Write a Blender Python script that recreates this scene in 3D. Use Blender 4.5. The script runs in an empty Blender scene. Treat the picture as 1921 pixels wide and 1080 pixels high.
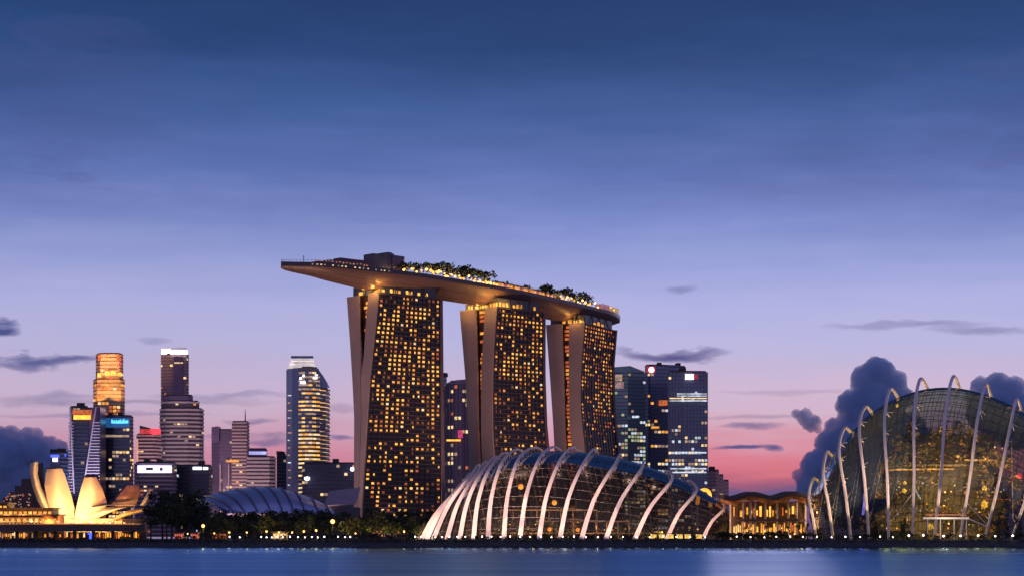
import bpy, math, random
from mathutils import Vector, noise as mnoise
R = math.radians
rnd = random.Random(7)
sc = bpy.context.scene
COL = sc.collection

# ------------------------------------------------------------------ camera
F, CX, HY, HC = 3600.0, 960.5, 1009.5, 2.9      # focal length in photo pixels, photo centre, horizon row, eye height
cam_d = bpy.data.cameras.new('camera'); cam = bpy.data.objects.new('camera', cam_d); COL.objects.link(cam)
cam.location = (0, 0, HC); cam.rotation_euler = (R(90), 0, 0)
cam_d.sensor_width = 36; cam_d.lens = 36*F/1921
cam_d.shift_y = (HY-540)/1921
cam_d.clip_end = 90000; cam_d.clip_start = 0.5
sc.camera = cam
sc.view_settings.view_transform = 'Standard'; sc.view_settings.look = 'None'
sc.view_settings.exposure = 0; sc.view_settings.gamma = 1
sc.cycles.use_denoising = True
sc.cycles.max_bounces = 6; sc.cycles.volume_bounces = 12; sc.cycles.transparent_max_bounces = 14
sc.cycles.sample_clamp_indirect = 2; sc.cycles.sample_clamp_direct = 8

def lin(r, g, b):
    f = lambda c: (c/255/12.92) if c/255 <= .04045 else ((c/255+.055)/1.055)**2.4
    return (f(r), f(g), f(b))

# ------------------------------------------------------------------ world: dusk sky
SUN_EL, SUN_AZ = R(1.0), R(8)
w = bpy.data.worlds.new('World'); sc.world = w; w.use_nodes = True
nt = w.node_tree; nt.nodes.clear()
def N(t, **k):
    n = nt.nodes.new(t)
    for a, b in k.items(): setattr(n, a, b)
    return n
def L(a, b): nt.links.new(a, b)
def M(op, a, b=None, c=None, clamp=False):
    n = N('ShaderNodeMath', operation=op, use_clamp=clamp)
    for i, x in enumerate((a, b, c)):
        if x is None: continue
        if isinstance(x, (int, float)): n.inputs[i].default_value = x
        else: L(x, n.inputs[i])
    return n.outputs[0]
tc = N('ShaderNodeTexCoord'); sep = N('ShaderNodeSeparateXYZ'); L(tc.outputs['Generated'], sep.inputs[0])
dx, dy, dz = sep.outputs
def NZ(scale, detail, sx, sz, off=(0, 0, 0), rough=.55):
    mp = N('ShaderNodeMapping'); mp.inputs['Scale'].default_value = (sx, sx, sz); mp.inputs['Location'].default_value = off
    L(tc.outputs['Generated'], mp.inputs[0])
    n = N('ShaderNodeTexNoise'); n.inputs['Scale'].default_value = scale; n.inputs['Detail'].default_value = detail
    n.inputs['Roughness'].default_value = rough
    L(mp.outputs[0], n.inputs[0]); return n.outputs[0]
n1 = NZ(3.4, 6, 1, 4.5, (.7, .3, .2)); n2 = NZ(14, 6, 1, 7, (3, 1, 2)); n3 = NZ(30, 6, 1, 3, (1, 5, 2))
# elevation warped a little so that the bands of afterglow are streaky
el = M('ADD', dz, M('MULTIPLY', M('SUBTRACT', n2, .5), .022))
ramp = N('ShaderNodeValToRGB'); L(M('MULTIPLY', el, 2.0), ramp.inputs[0])
stops = [(1009, (84, 78, 125)), (930, (88, 80, 126)), (908, (150, 88, 126)), (882, (206, 112, 132)), (850, (212, 128, 150)), (812, (208, 158, 180)),
         (770, (206, 178, 202)), (730, (202, 182, 212)), (690, (192, 181, 216)), (640, (182, 182, 224)), (570, (172, 176, 226)), (500, (150, 162, 218)),
         (420, (122, 140, 204)), (340, (94, 115, 180)), (240, (66, 96, 156)), (120, (42, 73, 127)), (0, (32, 61, 110))]
pts = [((1009.5-y)/3600*2, lin(*c)) for y, c in stops] + [(.8, lin(22, 42, 82)), (1.0, lin(18, 35, 70))]
e = ramp.color_ramp; e.elements[0].position, e.elements[0].color = pts[0][0], (*pts[0][1], 1)
e.elements[1].position, e.elements[1].color = pts[-1][0], (*pts[-1][1], 1)
for p, c in pts[1:-1]:
    q = e.elements.new(p); q.color = (*c, 1)
def mix(fac, a, b, typ='MIX'):
    n = N('ShaderNodeMix', data_type='RGBA', blend_type=typ)
    if isinstance(fac, (int, float)): n.inputs[0].default_value = fac
    else: L(fac, n.inputs[0])
    for i, x in ((6, a), (7, b)):
        if isinstance(x, tuple): n.inputs[i].default_value = (*x, 1)
        else: L(x, n.inputs[i])
    return n.outputs[2]
col = ramp.outputs[0]
# the afterglow is strongest right of centre; to the left it is greyer
gl_ = M('MULTIPLY', M('SUBTRACT', .19, el, clamp=True), M('MULTIPLY', M('SUBTRACT', .06, M('DIVIDE', dx, M('MAXIMUM', dy, .05))), 4.2, clamp=True), clamp=True)
col = mix(M('MULTIPLY', gl_, 2.4, clamp=True), col, lin(174, 160, 192))
# azimuth as slope (x/y) and elevation slope (z/y) for the part of the sky in front
ys = M('MAXIMUM', dy, .05)
ax = M('DIVIDE', dx, ys); ez = M('DIVIDE', dz, ys)
# broad dark veils of high cloud
veil = M('MULTIPLY', M('MULTIPLY', M('SUBTRACT', n1, .44), 3.2, clamp=True), M('MULTIPLY', M('SUBTRACT', dz, .12), 9, clamp=True))
col = mix(M('MULTIPLY', veil, .62), col, lin(30, 56, 104))
# thin streak clouds near the horizon: px, py, half-width, half-height, strength
def streak(px, py, hw, hh, k, col, c=(74, 82, 140)):
    u = M('DIVIDE', M('SUBTRACT', ax, (px-CX)/F), hw/F)
    v = M('DIVIDE', M('SUBTRACT', ez, (HY-py)/F), hh/F)
    v = M('ADD', v, M('MULTIPLY', M('SUBTRACT', n3, .5), 5.0))
    d = M('ADD', M('MULTIPLY', u, u), M('MULTIPLY', v, v))
    fac = M('MULTIPLY', M('MULTIPLY', M('SUBTRACT', 1.0, d, clamp=True), k*1.0), M('ADD', n2, .3), clamp=True)
    return mix(fac, col, lin(*c))
for a in [(70, 678, 120, 14, 1.1), (8, 622, 34, 22, 1.3), (150, 672, 70, 7, .7), (1260, 665, 120, 15, 1.2), (1278, 541, 34, 13, .5),
          (1700, 610, 170, 9, .55), (1840, 622, 120, 9, .5), (1410, 797, 70, 8, .9), (1390, 838, 64, 6, 1.3), (1452, 840, 22, 8, 1.0),
          (470, 790, 60, 7, .7), (500, 826, 60, 12, .8), (640, 820, 30, 8, .8), (640, 765, 40, 8, .4), (85, 745, 120, 12, .5), (420, 745, 160, 10, .4),
          (290, 640, 40, 8, .35), (1520, 920, 120, 14, .8), (1400, 925, 120, 12, .6), (250, 756, 300, 7, .42), (180, 778, 240, 6, .45), (420, 815, 200, 6, .35), (1480, 735, 160, 6, .3), (1420, 780, 130, 5, .4), (120, 260, 260, 70, .35), (60, 120, 300, 90, .35), (1860, 200, 200, 110, .3), (250, 190, 300, 60, .25)]:
    col = streak(*a, col)
# behind the viewer the unseen sky is set paler to brighten the facing sides
back = M('MULTIPLY', M('SUBTRACT', .35, dy), 1.4, clamp=True)
bz = N('ShaderNodeValToRGB'); L(dz, bz.inputs[0])
bz.color_ramp.elements[0].color = (*lin(176, 156, 186), 1); bz.color_ramp.elements[1].color = (*lin(66, 84, 150), 1)
bz.color_ramp.elements[1].position = .7
col = mix(back, col, bz.outputs[0])
sky = N('ShaderNodeTexSky', sky_type='NISHITA', sun_disc=False); sky.sun_elevation = SUN_EL; sky.sun_rotation = SUN_AZ
bg1 = N('ShaderNodeBackground'); L(col, bg1.inputs[0]); bg1.inputs[1].default_value = 1.0
bg2 = N('ShaderNodeBackground'); L(sky.outputs[0], bg2.inputs[0]); bg2.inputs[1].default_value = .002
ad = N('ShaderNodeAddShader'); L(bg1.outputs[0], ad.inputs[0]); L(bg2.outputs[0], ad.inputs[1])
out = N('ShaderNodeOutputWorld'); L(ad.outputs[0], out.inputs[0])

# the last trace of sun, behind the skyline
sd = bpy.data.lights.new('sun', 'SUN'); sd.energy = .12; sd.angle = R(8); sd.color = (1, .55, .5)
so = bpy.data.objects.new('sun', sd); COL.objects.link(so)
dirv = Vector((math.sin(SUN_AZ)*math.cos(SUN_EL), math.cos(SUN_AZ)*math.cos(SUN_EL), math.sin(SUN_EL)))
so.rotation_euler = dirv.to_track_quat('Z', 'Y').to_euler()

# ------------------------------------------------------------------ helpers
def P(px, py, Y): return Vector(((px-CX)*Y/F, Y, HC+(HY-py)*Y/F))
def G(px, Y, z=2.4): return Vector(((px-CX)*Y/F, Y, z))
def ZZ(py, Y): return HC+(HY-py)*Y/F
def interp(tab, y):
    if y <= tab[0][0]: return tab[0][1]
    for (a, b), (c, d) in zip(tab, tab[1:]):
        if y <= c: return b+(d-b)*(y-a)/(c-a)
    return tab[-1][1]
def lerp(a, b, t): return a+(b-a)*t
def catmull(p, n=6):
    o = []
    for i in range(len(p)-1):
        a = p[max(i-1, 0)]; b = p[i]; c = p[i+1]; d = p[min(i+2, len(p)-1)]
        for k in range(n):
            t = k/n
            o.append(.5*((2*b)+(c-a)*t+(2*a-5*b+4*c-d)*t*t+(3*b-a-3*c+d)*t**3))
    o.append(p[-1].copy()); return o
ORD = ('first second third fourth fifth sixth seventh eighth ninth tenth eleventh twelfth thirteenth fourteenth fifteenth sixteenth '
       'seventeenth eighteenth nineteenth twentieth twenty-first twenty-second twenty-third twenty-fourth twenty-fifth twenty-sixth '
       'twenty-seventh twenty-eighth twenty-ninth thirtieth').split()

MATS = {}
def mat(name, c, rough=.6, metal=0., emit=None, es=0., var=.15, scale=.3, spec=.5, bump=0., coord='Object', stretch=(1, 1, 1)):
    if name in MATS: return MATS[name]
    m = bpy.data.materials.new(name); m.use_nodes = True; t = m.node_tree; b = t.nodes['Principled BSDF']
    b.inputs['Roughness'].default_value = rough; b.inputs['Metallic'].default_value = metal
    b.inputs['Specular IOR Level'].default_value = spec
    tc = t.nodes.new('ShaderNodeTexCoord'); mp = t.nodes.new('ShaderNodeMapping'); mp.inputs['Scale'].default_value = stretch
    nz = t.nodes.new('ShaderNodeTexNoise'); nz.inputs['Scale'].default_value = scale; nz.inputs['Detail'].default_value = 5
    t.links.new(tc.outputs[coord], mp.inputs[0]); t.links.new(mp.outputs[0], nz.inputs[0])
    r = t.nodes.new('ShaderNodeValToRGB'); t.links.new(nz.outputs[0], r.inputs[0])
    r.color_ramp.elements[0].position = .3; r.color_ramp.elements[1].position = .7
    r.color_ramp.elements[0].color = (*[x*(1-var) for x in c], 1); r.color_ramp.elements[1].color = (*[min(1, x*(1+var)) for x in c], 1)
    t.links.new(r.outputs[0], b.inputs['Base Color'])
    if bump:
        bp = t.nodes.new('ShaderNodeBump'); bp.inputs['Strength'].default_value = bump
        t.links.new(nz.outputs[0], bp.inputs['Height']); t.links.new(bp.outputs[0], b.inputs['Normal'])
    if emit:
        b.inputs['Emission Color'].default_value = (*emit, 1)
        mr = t.nodes.new('ShaderNodeMapRange'); t.links.new(nz.outputs[0], mr.inputs[0])
        mr.inputs['From Min'].default_value = .3; mr.inputs['From Max'].default_value = .7
        mr.inputs['To Min'].default_value = es*(1-var); mr.inputs['To Max'].default_value = es*(1+var)
        t.links.new(mr.outputs[0], b.inputs['Emission Strength'])
    MATS[name] = m; return m

class MB:
    def __init__(s): s.v = []; s.f = []; s.mi = []
    def add(s, vs, fs, mi=0):
        o = len(s.v); s.v += [Vector(x) for x in vs]
        for f in fs: s.f.append([i+o for i in f]); s.mi.append(mi)
    def quad(s, a, b, c, d, mi=0): s.add([a, b, c, d], [(0, 1, 2, 3)], mi)
    def box(s, c, sz, rz=0, mi=0):
        x, y, z = [k/2 for k in sz]; ca, sa = math.cos(rz), math.sin(rz); c = Vector(c)
        vs = [c+Vector((i*x*ca-j*y*sa, i*x*sa+j*y*ca, k*z)) for k in (-1, 1) for i, j in ((-1, -1), (1, -1), (1, 1), (-1, 1))]
        s.add(vs, [(3, 2, 1, 0), (4, 5, 6, 7), (0, 1, 5, 4), (1, 2, 6, 5), (2, 3, 7, 6), (3, 0, 4, 7)], mi)
    def loft(s, rings, mi=0, closed=True, caps=True):
        n = len(rings[0]); vs = [p for r in rings for p in r]; fs = []
        for i in range(len(rings)-1):
            for j in range(n if closed else n-1):
                k = (j+1) % n; fs.append((i*n+j, i*n+k, (i+1)*n+k, (i+1)*n+j))
        if caps and closed: fs += [tuple(reversed(range(n))), tuple(range((len(rings)-1)*n, len(rings)*n))]
        s.add(vs, fs, mi)
    def prism(s, poly, z0, z1, mi=0):
        s.loft([[Vector((p[0], p[1], z0)) for p in poly], [Vector((p[0], p[1], z1)) for p in poly]], mi)
    def tube(s, pts, r, n=6, mi=0, squash=1.):
        rings = []
        for i, p in enumerate(pts):
            t = (pts[min(i+1, len(pts)-1)]-pts[max(i-1, 0)]).normalized()
            u = t.cross(Vector((0, 1, 0)));
            if u.length < .05: u = t.cross(Vector((1, 0, 0)))
            u.normalize(); q = t.cross(u); rr = r[i] if isinstance(r, (list, tuple)) else r
            rings.append([p+(u*math.cos(2*math.pi*k/n+.785)+q*squash*math.sin(2*math.pi*k/n+.785))*rr for k in range(n)])
        s.loft(rings, mi)
    def ball(s, c, r, mi=0, seg=8, rings=5, jit=0, rg=None):
        c = Vector(c); r = Vector((r, r, r)) if isinstance(r, (int, float)) else Vector(r)
        rs = []
        for i in range(rings+1):
            th = math.pi*(.02+.96*i/rings); row = []
            for k in range(seg):
                ph = 2*math.pi*k/seg; d = Vector((math.sin(th)*math.cos(ph), math.sin(th)*math.sin(ph), -math.cos(th)))
                g = 1+(jit*mnoise.noise(d*1.7+c*.37)) if jit else 1
                row.append(c+Vector((d.x*r.x*g, d.y*r.y*g, d.z*r.z*g)))
            rs.append(row)
        s.loft(rs, mi)
    def build(s, name, mats, parent=None, smooth=False):
        me = bpy.data.meshes.new(name)
        o = Vector((0, 0, 0)); q = parent
        while q: o += q.location; q = q.parent
        me.from_pydata([v-o for v in s.v], [], s.f)
        for m in (mats if isinstance(mats, (list, tuple)) else [mats]): me.materials.append(m)
        me.polygons.foreach_set('material_index', s.mi)
        if smooth: me.polygons.foreach_set('use_smooth', [True]*len(s.f))
        me.update()
        ob = bpy.data.objects.new(name, me); COL.objects.link(ob)
        if parent: ob.parent = parent
        return ob
def tag(o, label=None, cat=None, group=None, kind=None):
    if label: o['label'] = label
    if cat: o['category'] = cat
    if group: o['group'] = group
    if kind: o['kind'] = kind
    return o
def thing(name, label, cat, loc=(0, 0, 0), group=None):
    o = bpy.data.objects.new(name, None); COL.objects.link(o); o.location = loc; o.empty_display_size = 1
    return tag(o, label, cat, group)
def copy_tree(o, parent=None):
    c = o.copy(); COL.objects.link(c); c.parent = parent
    for ch in list(o.children): copy_tree(ch, c)
    return c
def spot(loc, target, power, color, ang=40, blend=.6, r=.3):
    d = bpy.data.lights.new('flood_or_fill_lamp', 'SPOT'); d.energy = power; d.color = color; d.spot_size = R(ang); d.spot_blend = blend; d.shadow_soft_size = r
    o = bpy.data.objects.new('flood_or_fill_lamp', d); COL.objects.link(o); o.location = loc
    o.rotation_euler = (Vector(loc)-Vector(target)).to_track_quat('Z', 'Y').to_euler(); return o
def point(loc, power, color, r=.4):
    d = bpy.data.lights.new('glow_lamp', 'POINT'); d.energy = power; d.color = color; d.shadow_soft_size = r
    o = bpy.data.objects.new('glow_lamp', d); COL.objects.link(o); o.location = loc; return o

# ------------------------------------------------------------------ materials
AMBER = mat('lit_amber', (.1, .06, .02), .5, emit=(1, .40, .06), es=.95, var=.5, scale=.35)
YELLOW = mat('lit_yellow', (.1, .06, .02), .5, emit=(1, .47, .075), es=1.4, var=.45, scale=.35)
CREAM = mat('lit_cream', (.1, .08, .05), .5, emit=(1, .68, .32), es=1.1, var=.5, scale=.3)
RUST = mat('lit_rust', (.1, .04, .02), .5, emit=(.9, .2, .05), es=.55, var=.6, scale=.35)
RED = mat('lit_red', (.1, .02, .02), .5, emit=(1, .05, .08), es=1.3, var=.4, scale=.2)
WHITE = mat('lit_white', (.3, .3, .3), .5, emit=(1, .9, .95), es=3.0, var=.2, scale=.2)
COOL = mat('lit_cool', (.1, .1, .12), .5, emit=(.75, .85, 1), es=.75, var=.6, scale=.2)
DIMA = mat('lit_dim_amber', (.08, .04, .02), .5, emit=(1, .30, .06), es=.20, var=.7, scale=.3)
DIMW = mat('lit_dim', (.1, .08, .06), .5, emit=(.9, .6, .4), es=.4, var=.6, scale=.2)
CYAN = mat('lit_cyan', (.05, .1, .12), .5, emit=(.12, .65, 1), es=1.6, var=.3, scale=.2)
BLUE = mat('lit_blue', (.05, .05, .12), .5, emit=(.08, .12, 1), es=1.6, var=.3, scale=.2)
ORANGE = mat('lit_orange', (.1, .05, .02), .5, emit=(1, .36, .04), es=2.2, var=.3, scale=.3)
LAMPW = mat('lamp_glow', (.5, .5, .5), .5, emit=(1, .88, .75), es=14, var=.1, scale=.2)
LAMPY = mat('lamp_glow_warm', (.5, .4, .3), .5, emit=(1, .5, .11), es=3.2, var=.4, scale=.2)
DARKM = mat('dark_metal', (.035, .035, .04), .5, .3)
TRUNK = mat('bark', (.045, .032, .024), .9)
LEAF = [mat('leaf_dark', (.020, .032, .014), .8, var=.45, scale=.6), mat('leaf_olive', (.040, .048, .016), .8, var=.4, scale=.6), mat('leaf_deep', (.012, .024, .014), .8, var=.4, scale=.6)]
STEEL = mat('white_steel', (.72, .66, .62), .45, var=.06, scale=.2)

# ------------------------------------------------------------------ setting: water, bank, ground
SH = 650.0
m = MB(); m.quad((-9000, -400, 0), (9000, -400, 0), (9000, SH+6, 0), (-9000, SH+6, 0))
wm = bpy.data.materials.new('bay_water'); wm.use_nodes = True; t = wm.node_tree; t.nodes.clear()
go = t.nodes.new('ShaderNodeOutputMaterial'); gl = t.nodes.new('ShaderNodeBsdfGlossy'); df = t.nodes.new('ShaderNodeBsdfDiffuse'); mx = t.nodes.new('ShaderNodeMixShader')
gl.inputs['Color'].default_value = (.34, .60, .98, 1); gl.inputs['Roughness'].default_value = .28
df.inputs['Color'].default_value = (.01, .04, .1, 1); mx.inputs[0].default_value = .85
tcw = t.nodes.new('ShaderNodeTexCoord'); mpw = t.nodes.new('ShaderNodeMapping'); mpw.inputs['Scale'].default_value = (.02, .16, 1)
nw = t.nodes.new('ShaderNodeTexNoise'); nw.inputs['Scale'].default_value = 1.0; nw.inputs['Detail'].default_value = 4
bw = t.nodes.new('ShaderNodeBump'); bw.inputs['Strength'].default_value = .35; bw.inputs['Distance'].default_value = .5
for a, b in ((tcw.outputs['Object'], mpw.inputs[0]), (mpw.outputs[0], nw.inputs[0]), (nw.outputs[0], bw.inputs['Height']), (bw.outputs[0], gl.inputs['Normal']),
             (df.outputs[0], mx.inputs[1]), (gl.outputs[0], mx.inputs[2]), (mx.outputs[0], go.inputs[0])): t.links.new(a, b)
n2w = t.nodes.new('ShaderNodeTexNoise'); n2w.inputs['Scale'].default_value = 1.0; n2w.inputs['Detail'].default_value = 3
mp2 = t.nodes.new('ShaderNodeMapping'); mp2.inputs['Scale'].default_value = (.012, .05, 1); rw = t.nodes.new('ShaderNodeValToRGB')
rw.color_ramp.elements[0].position = .3; rw.color_ramp.elements[1].position = .7
rw.color_ramp.elements[0].color = (.24, .49, .90, 1); rw.color_ramp.elements[1].color = (.38, .68, 1, 1)
for a, b in ((tcw.outputs['Object'], mp2.inputs[0]), (mp2.outputs[0], n2w.inputs[0]), (n2w.outputs[0], rw.inputs[0]), (rw.outputs[0], gl.inputs['Color'])): t.links.new(a, b)
geo = t.nodes.new('ShaderNodeSeparateXYZ'); mrr = t.nodes.new('ShaderNodeMapRange'); t.links.new(tcw.outputs['Object'], geo.inputs[0]); t.links.new(geo.outputs[1], mrr.inputs[0])
mrr.inputs['From Min'].default_value = 330; mrr.inputs['From Max'].default_value = 640; mrr.inputs['To Min'].default_value = .30; mrr.inputs['To Max'].default_value = .07; t.links.new(mrr.outputs[0], gl.inputs['Roughness'])   # calmer water in the lee of the bank
tag(m.build('water', wm), kind='structure')
m = MB(); m.quad((-9000, SH+3, 2.4), (9000, SH+3, 2.4), (20000, 45000, 2.4), (-20000, 45000, 2.4))
tag(m.build('ground', mat('earth', (.03, .035, .03), .9, scale=.05, var=.4)), kind='structure')
m = MB(); m.loft([[Vector((x, SH-1.5, -1)), Vector((x, SH-.3, .5)), Vector((x, SH+1.2, 1.7)), Vector((x, SH+2.2, 2.5)), Vector((x, SH+6, 2.55)), Vector((x, SH+6, -1))] for x in [-400+i*8+(i % 3) for i in range(101)]])
tag(m.build('bank', mat('wet_stone', (.045, .045, .05), .8, scale=1.2, var=.5, bump=.6)), kind='structure')

# ------------------------------------------------------------------ hotel towers
WALL = mat('tower_wall', (.27, .20, .19), .6, scale=.05, var=.07, coord='Object')
GLASSD = mat('tower_glass', (.008, .006, .009), .3, var=.5, scale=.12)
LEDGE = mat('tower_ledge', (.10, .07, .085), .6, scale=.1)
FIN = mat('tower_fin', (.022, .016, .022), .6, scale=.1)
ZT = 198.0
def window_parts(cells, root, mats, cap, name='window', rr=rnd):
    """cells: (area rank, quad, material index); the largest CAP as parts of their own, the rest as one part"""
    for a, q, k in cells[:cap]:
        b = MB(); b.quad(*q); b.build(name, mats[k], root)
    if cells[cap:]:
        b = MB()
        for a, q, k in cells[cap:]: b.quad(*q, mi=k)
        tag(b.build(name, list(mats), root), kind='stuff')
def hotel_tower(label, prof, Ys, dens, seed, tint):
    rr = random.Random(seed)
    def C(k, z):
        Y = Ys[k]; return Vector(((interp(prof[k], HY-(z-HC)*F/Y)-CX)*Y/F, Y, z))
    base = C(3, 2.4); root = thing('hotel_tower', label, 'skyscraper', (base.x, base.y, 2.4), 'three hotel towers carrying the long deck')
    zs = [2.4+(ZT-2.4)*i/36 for i in range(37)]
    rings = []
    for z in zs:
        l2, l3, l4 = C(2, z), C(3, z), C(4, z); rings.append([l3, l4, l4+(l2-l3), l2])
    m = MB(); m.loft(rings); m.build('front_slab', GLASSD, root)
    # solid end walls, a hand proud of the glass slabs
    def wall(a, b, mname):
        rs = []
        for z in zs:
            p, q = C(a, z), C(b, z); z1 = Vector((0, 0, .4 if z > ZT-1 else 0))
            n = (q-p).cross(Vector((0, 0, 1))).normalized()*.8
            if n.y > 0: n = -n
            rs.append([p+n+z1, q+n+z1, q-n+z1, p-n+z1])
        m = MB(); m.loft(rs); m.build('end_wall', WALL, root)
    wall(2, 3, 'a'); wall(0, 1, 'b')
    rings = []
    for z in zs:
        l0, l1, l3, l4 = C(0, z), C(1, z), C(3, z), C(4, z); rings.append([l1, l4+(l1-l3), l4+(l0-l3), l0])
    m = MB(); m.loft(rings); m.build('rear_slab', GLASSD, root)
    # atrium glazing set back between the slabs
    dirv = (C(4, 100)-C(3, 100)); dirv.z = 0; dirv.normalize()
    rg = []
    for z in zs:
        a, b = C(1, z)+dirv*3, C(2, z)+dirv*3; rg.append([a, b])
    m = MB(); m.loft(rg, closed=False); m.build('atrium_wall', mat('atrium_dark', (.03, .012, .012), .5), root)
    cells = []
    for i in range(54):
        z0 = 6+i*3.55; a, b = C(1, z0)+dirv*2.6, C(2, z0)+dirv*2.6
        wd = (b-a).length
        if (C(2, z0).x/C(2, z0).y-C(1, z0).x/C(1, z0).y)*F < 2.2: continue
        tt = z0/ZT
        if rr.random() > tint['atr'](tt): continue
        u0 = .12 if rr.random() < .7 else .35; u1 = .9
        p, q = lerp(a, b, u0), lerp(a, b, u1); h = Vector((0, 0, 2.3))
        cells.append((0, (p, q, q+h, p+h), 0 if rr.random() < tint['red'] else 1))
    window_parts(cells, root, [RUST, AMBER], 30, 'atrium_window')
    # floors
    nf = 55; fh = (ZT-4)/nf
    m = MB(); m2 = MB()
    ncol = tint['cols']
    def S(u, z): return lerp(C(3, z), C(4, z), u)
    nrm = Vector((dirv.y, -dirv.x, 0))
    for i in range(nf+1):
        z = 3+i*fh; a, b = S(.005, z), S(.995, z)
        o1 = nrm*.05; o2 = nrm*.85; h = Vector((0, 0, .34))
        m.loft([[a+o1, a+o2, a+o2+h, a+o1+h], [b+o1, b+o2, b+o2+h, b+o1+h]])
    m.build('floor_ledges', LEDGE, root)
    m = MB(); m.loft([[S(.962, z)+nrm*.1, S(.962, z)+nrm*1.4, S(1.0, z)+nrm*1.4, S(1.0, z)+nrm*.1] for z in zs[::2]]); m.build('return_wall', mat('return_mauve', (.085, .06, .08), .6, scale=.1), root)
    for j in range(ncol+1):
        u = .006+.955*j/ncol
        m2.loft([[S(u, z)+nrm*.05-dirv*.2, S(u, z)+nrm*.6-dirv*.2, S(u, z)+nrm*.6+dirv*.2, S(u, z)+nrm*.05+dirv*.2] for z in zs[::3]])
    m2.build('facade_fins', FIN, root)
    cells = []
    run = [0]*ncol
    for i in range(nf):
        z = 3+i*fh+.8; Yc = Ys[3]; py = HY-(z-HC)*F/Yc
        for j in range(ncol):
            d = interp(dens, py)
            blob = mnoise.noise(Vector((j*.42+seed*7.1, i*.22, seed)))
            pr = d*1.25*(1+1.1*blob)
            if run[j]: pr += .2*d
            run[j] = rr.random() < pr
            if not run[j] and rr.random() > .12+.4*d: continue
            u0 = .006+.955*(j+.26)/ncol; u1 = .006+.955*(j+.75)/ncol
            if rr.random() < .25: u0 = lerp(u0, u1, .45)
            a, b = S(u0, z)+nrm*.25, S(u1, z)+nrm*.25; h = Vector((0, 0, fh*.48))
            k = rr.choices([0, 1, 2, 3], tint['pal'])[0] if run[j] else 4  # dim amber cells added to paint a warm glow over the facade
            cells.append((0, (a, b, b+h, a+h), k))
    rr.shuffle(cells); cells.sort(key=lambda c_: c_[2] == 4); window_parts(cells, root, [AMBER, YELLOW, CREAM, RUST, DIMA], 80)
    # recessed lit storey under the deck
    m = MB(); zt = ZT+.2
    q = [C(0, ZT), C(3, ZT), C(4, ZT), C(4, ZT)+(C(0, ZT)-C(3, ZT))]; c = sum(q, Vector())/4
    foot = [lerp(c, p, .88) for p in q]; m.prism([(p.x, p.y) for p in foot], zt, 206)
    m.build('lobby_storey', mat('lobby_dark', (.05, .055, .07), .3), root)
    for e0, e1, n in ((0, 1, tint['lob'][0]), (1, 2, tint['lob'][1])):
        for k in range(n):
            a = lerp(foot[e0], foot[e1], (k+.1)/n); b = lerp(foot[e0], foot[e1], (k+.75)/n)
            if rr.random() < .35: continue
            nn = (b-a).cross(Vector((0, 0, 1))).normalized()*.3
            a, b = a+nn, b+nn; a.z = b.z = ZT+1; h = Vector((0, 0, rr.uniform(1.6, 3.6))); mm = MB(); mm.quad(a, b, b+h, a+h); mm.build('lobby_window', YELLOW if rr.random() < .5 else AMBER, root)
    # thin columns carrying the deck
    for k in range(1, 4):
        for e in (0, 1):
            p = lerp(q[e], q[e+1], k/4); m = MB(); m.tube([Vector((p.x, p.y, ZT)), Vector((lerp(c, p, .9).x, lerp(c, p, .9).y, 206))], .5, 6); m.build('deck_strut', DARKM, root)
    for pw_, e, k in tint['glow']:
        p = lerp(q[e], q[e+1], k); g_ = c+(p-c)*1.06; point(Vector((g_.x, g_.y-2, ZT+3)), pw_, (1, .5, .1), 1.0)
    return C, dirv
dn1 = [(548, .35), (600, .48), (700, .42), (790, .44), (812, .3), (818, .12), (835, .25), (880, .2), (905, .1), (915, .42), (925, .3), (950, .2), (975, .12)]
dn2 = [(577, .3), (600, .42), (700, .45), (720, .2), (740, .14), (780, .22), (800, .2), (815, .06), (840, .25), (860, .2)]
dn3 = [(605, .3), (640, .5), (680, .36), (760, .36), (790, .3), (800, .06), (830, .05)]
T1 = [[(552, 651.5), (640, 658), (720, 663), (780, 666), (960, 665.5), (1010, 665)],
      [(552, 675), (669, 678), (700, 677.5), (780, 679), (860, 676), (1010, 672)],
      [(548, 693), (611, 687.5), (669, 684), (700, 679), (780, 680), (860, 677), (1010, 673)],
      [(548, 712), (611, 706), (669, 699), (715, 694.5), (780, 690), (860, 685.5), (960, 679), (1010, 676)],
      [(560, 829), (760, 831), (960, 833), (1010, 834)]]
T2 = [[(579, 863.5), (600, 865), (700, 873.7), (800, 879), (870, 881), (1010, 884)],
      [(579, 892.5), (600, 893.7), (700, 896), (800, 897.6), (870, 901), (1010, 905)],
      [(577, 911), (600, 910), (700, 904), (800, 903.5), (870, 905.5), (1010, 909)],
      [(577, 933.7), (600, 931), (650, 927), (700, 925), (800, 925), (870, 929), (1010, 936)],
      [(590, 1021.8), (700, 1021.5), (800, 1025), (850, 1030), (1010, 1044)]]
T3 = [[(607, 1024.6), (700, 1032), (800, 1039), (840, 1041), (1010, 1047)],
      [(607, 1054.6), (700, 1058), (800, 1060), (840, 1062), (1010, 1068)],
      [(605, 1068), (700, 1068), (800, 1069.5), (840, 1074), (1010, 1084)],
      [(605, 1097.7), (650, 1093.5), (700, 1090), (760, 1089), (800, 1093), (850, 1098), (1010, 1112)],
      [(620, 1155.8), (690, 1150), (760, 1152), (800, 1155), (860, 1161.5), (1010, 1176)]]
C1, d1 = hotel_tower('widest and nearest hotel tower, under the left half of the deck, thick with amber windows'.replace('ç', 'c'), T1, [1557, 1545, 1534, 1523, 1563], dn1, 3,
            dict(atr=lambda t: .6 if t > .8 else .0, red=.6, cols=14, pal=(5, 5, .9, 1.5), lob=(5, 14), glow=((9000, 0, .55), (9000, 0, .85), (7000, 1, .05))))
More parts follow.
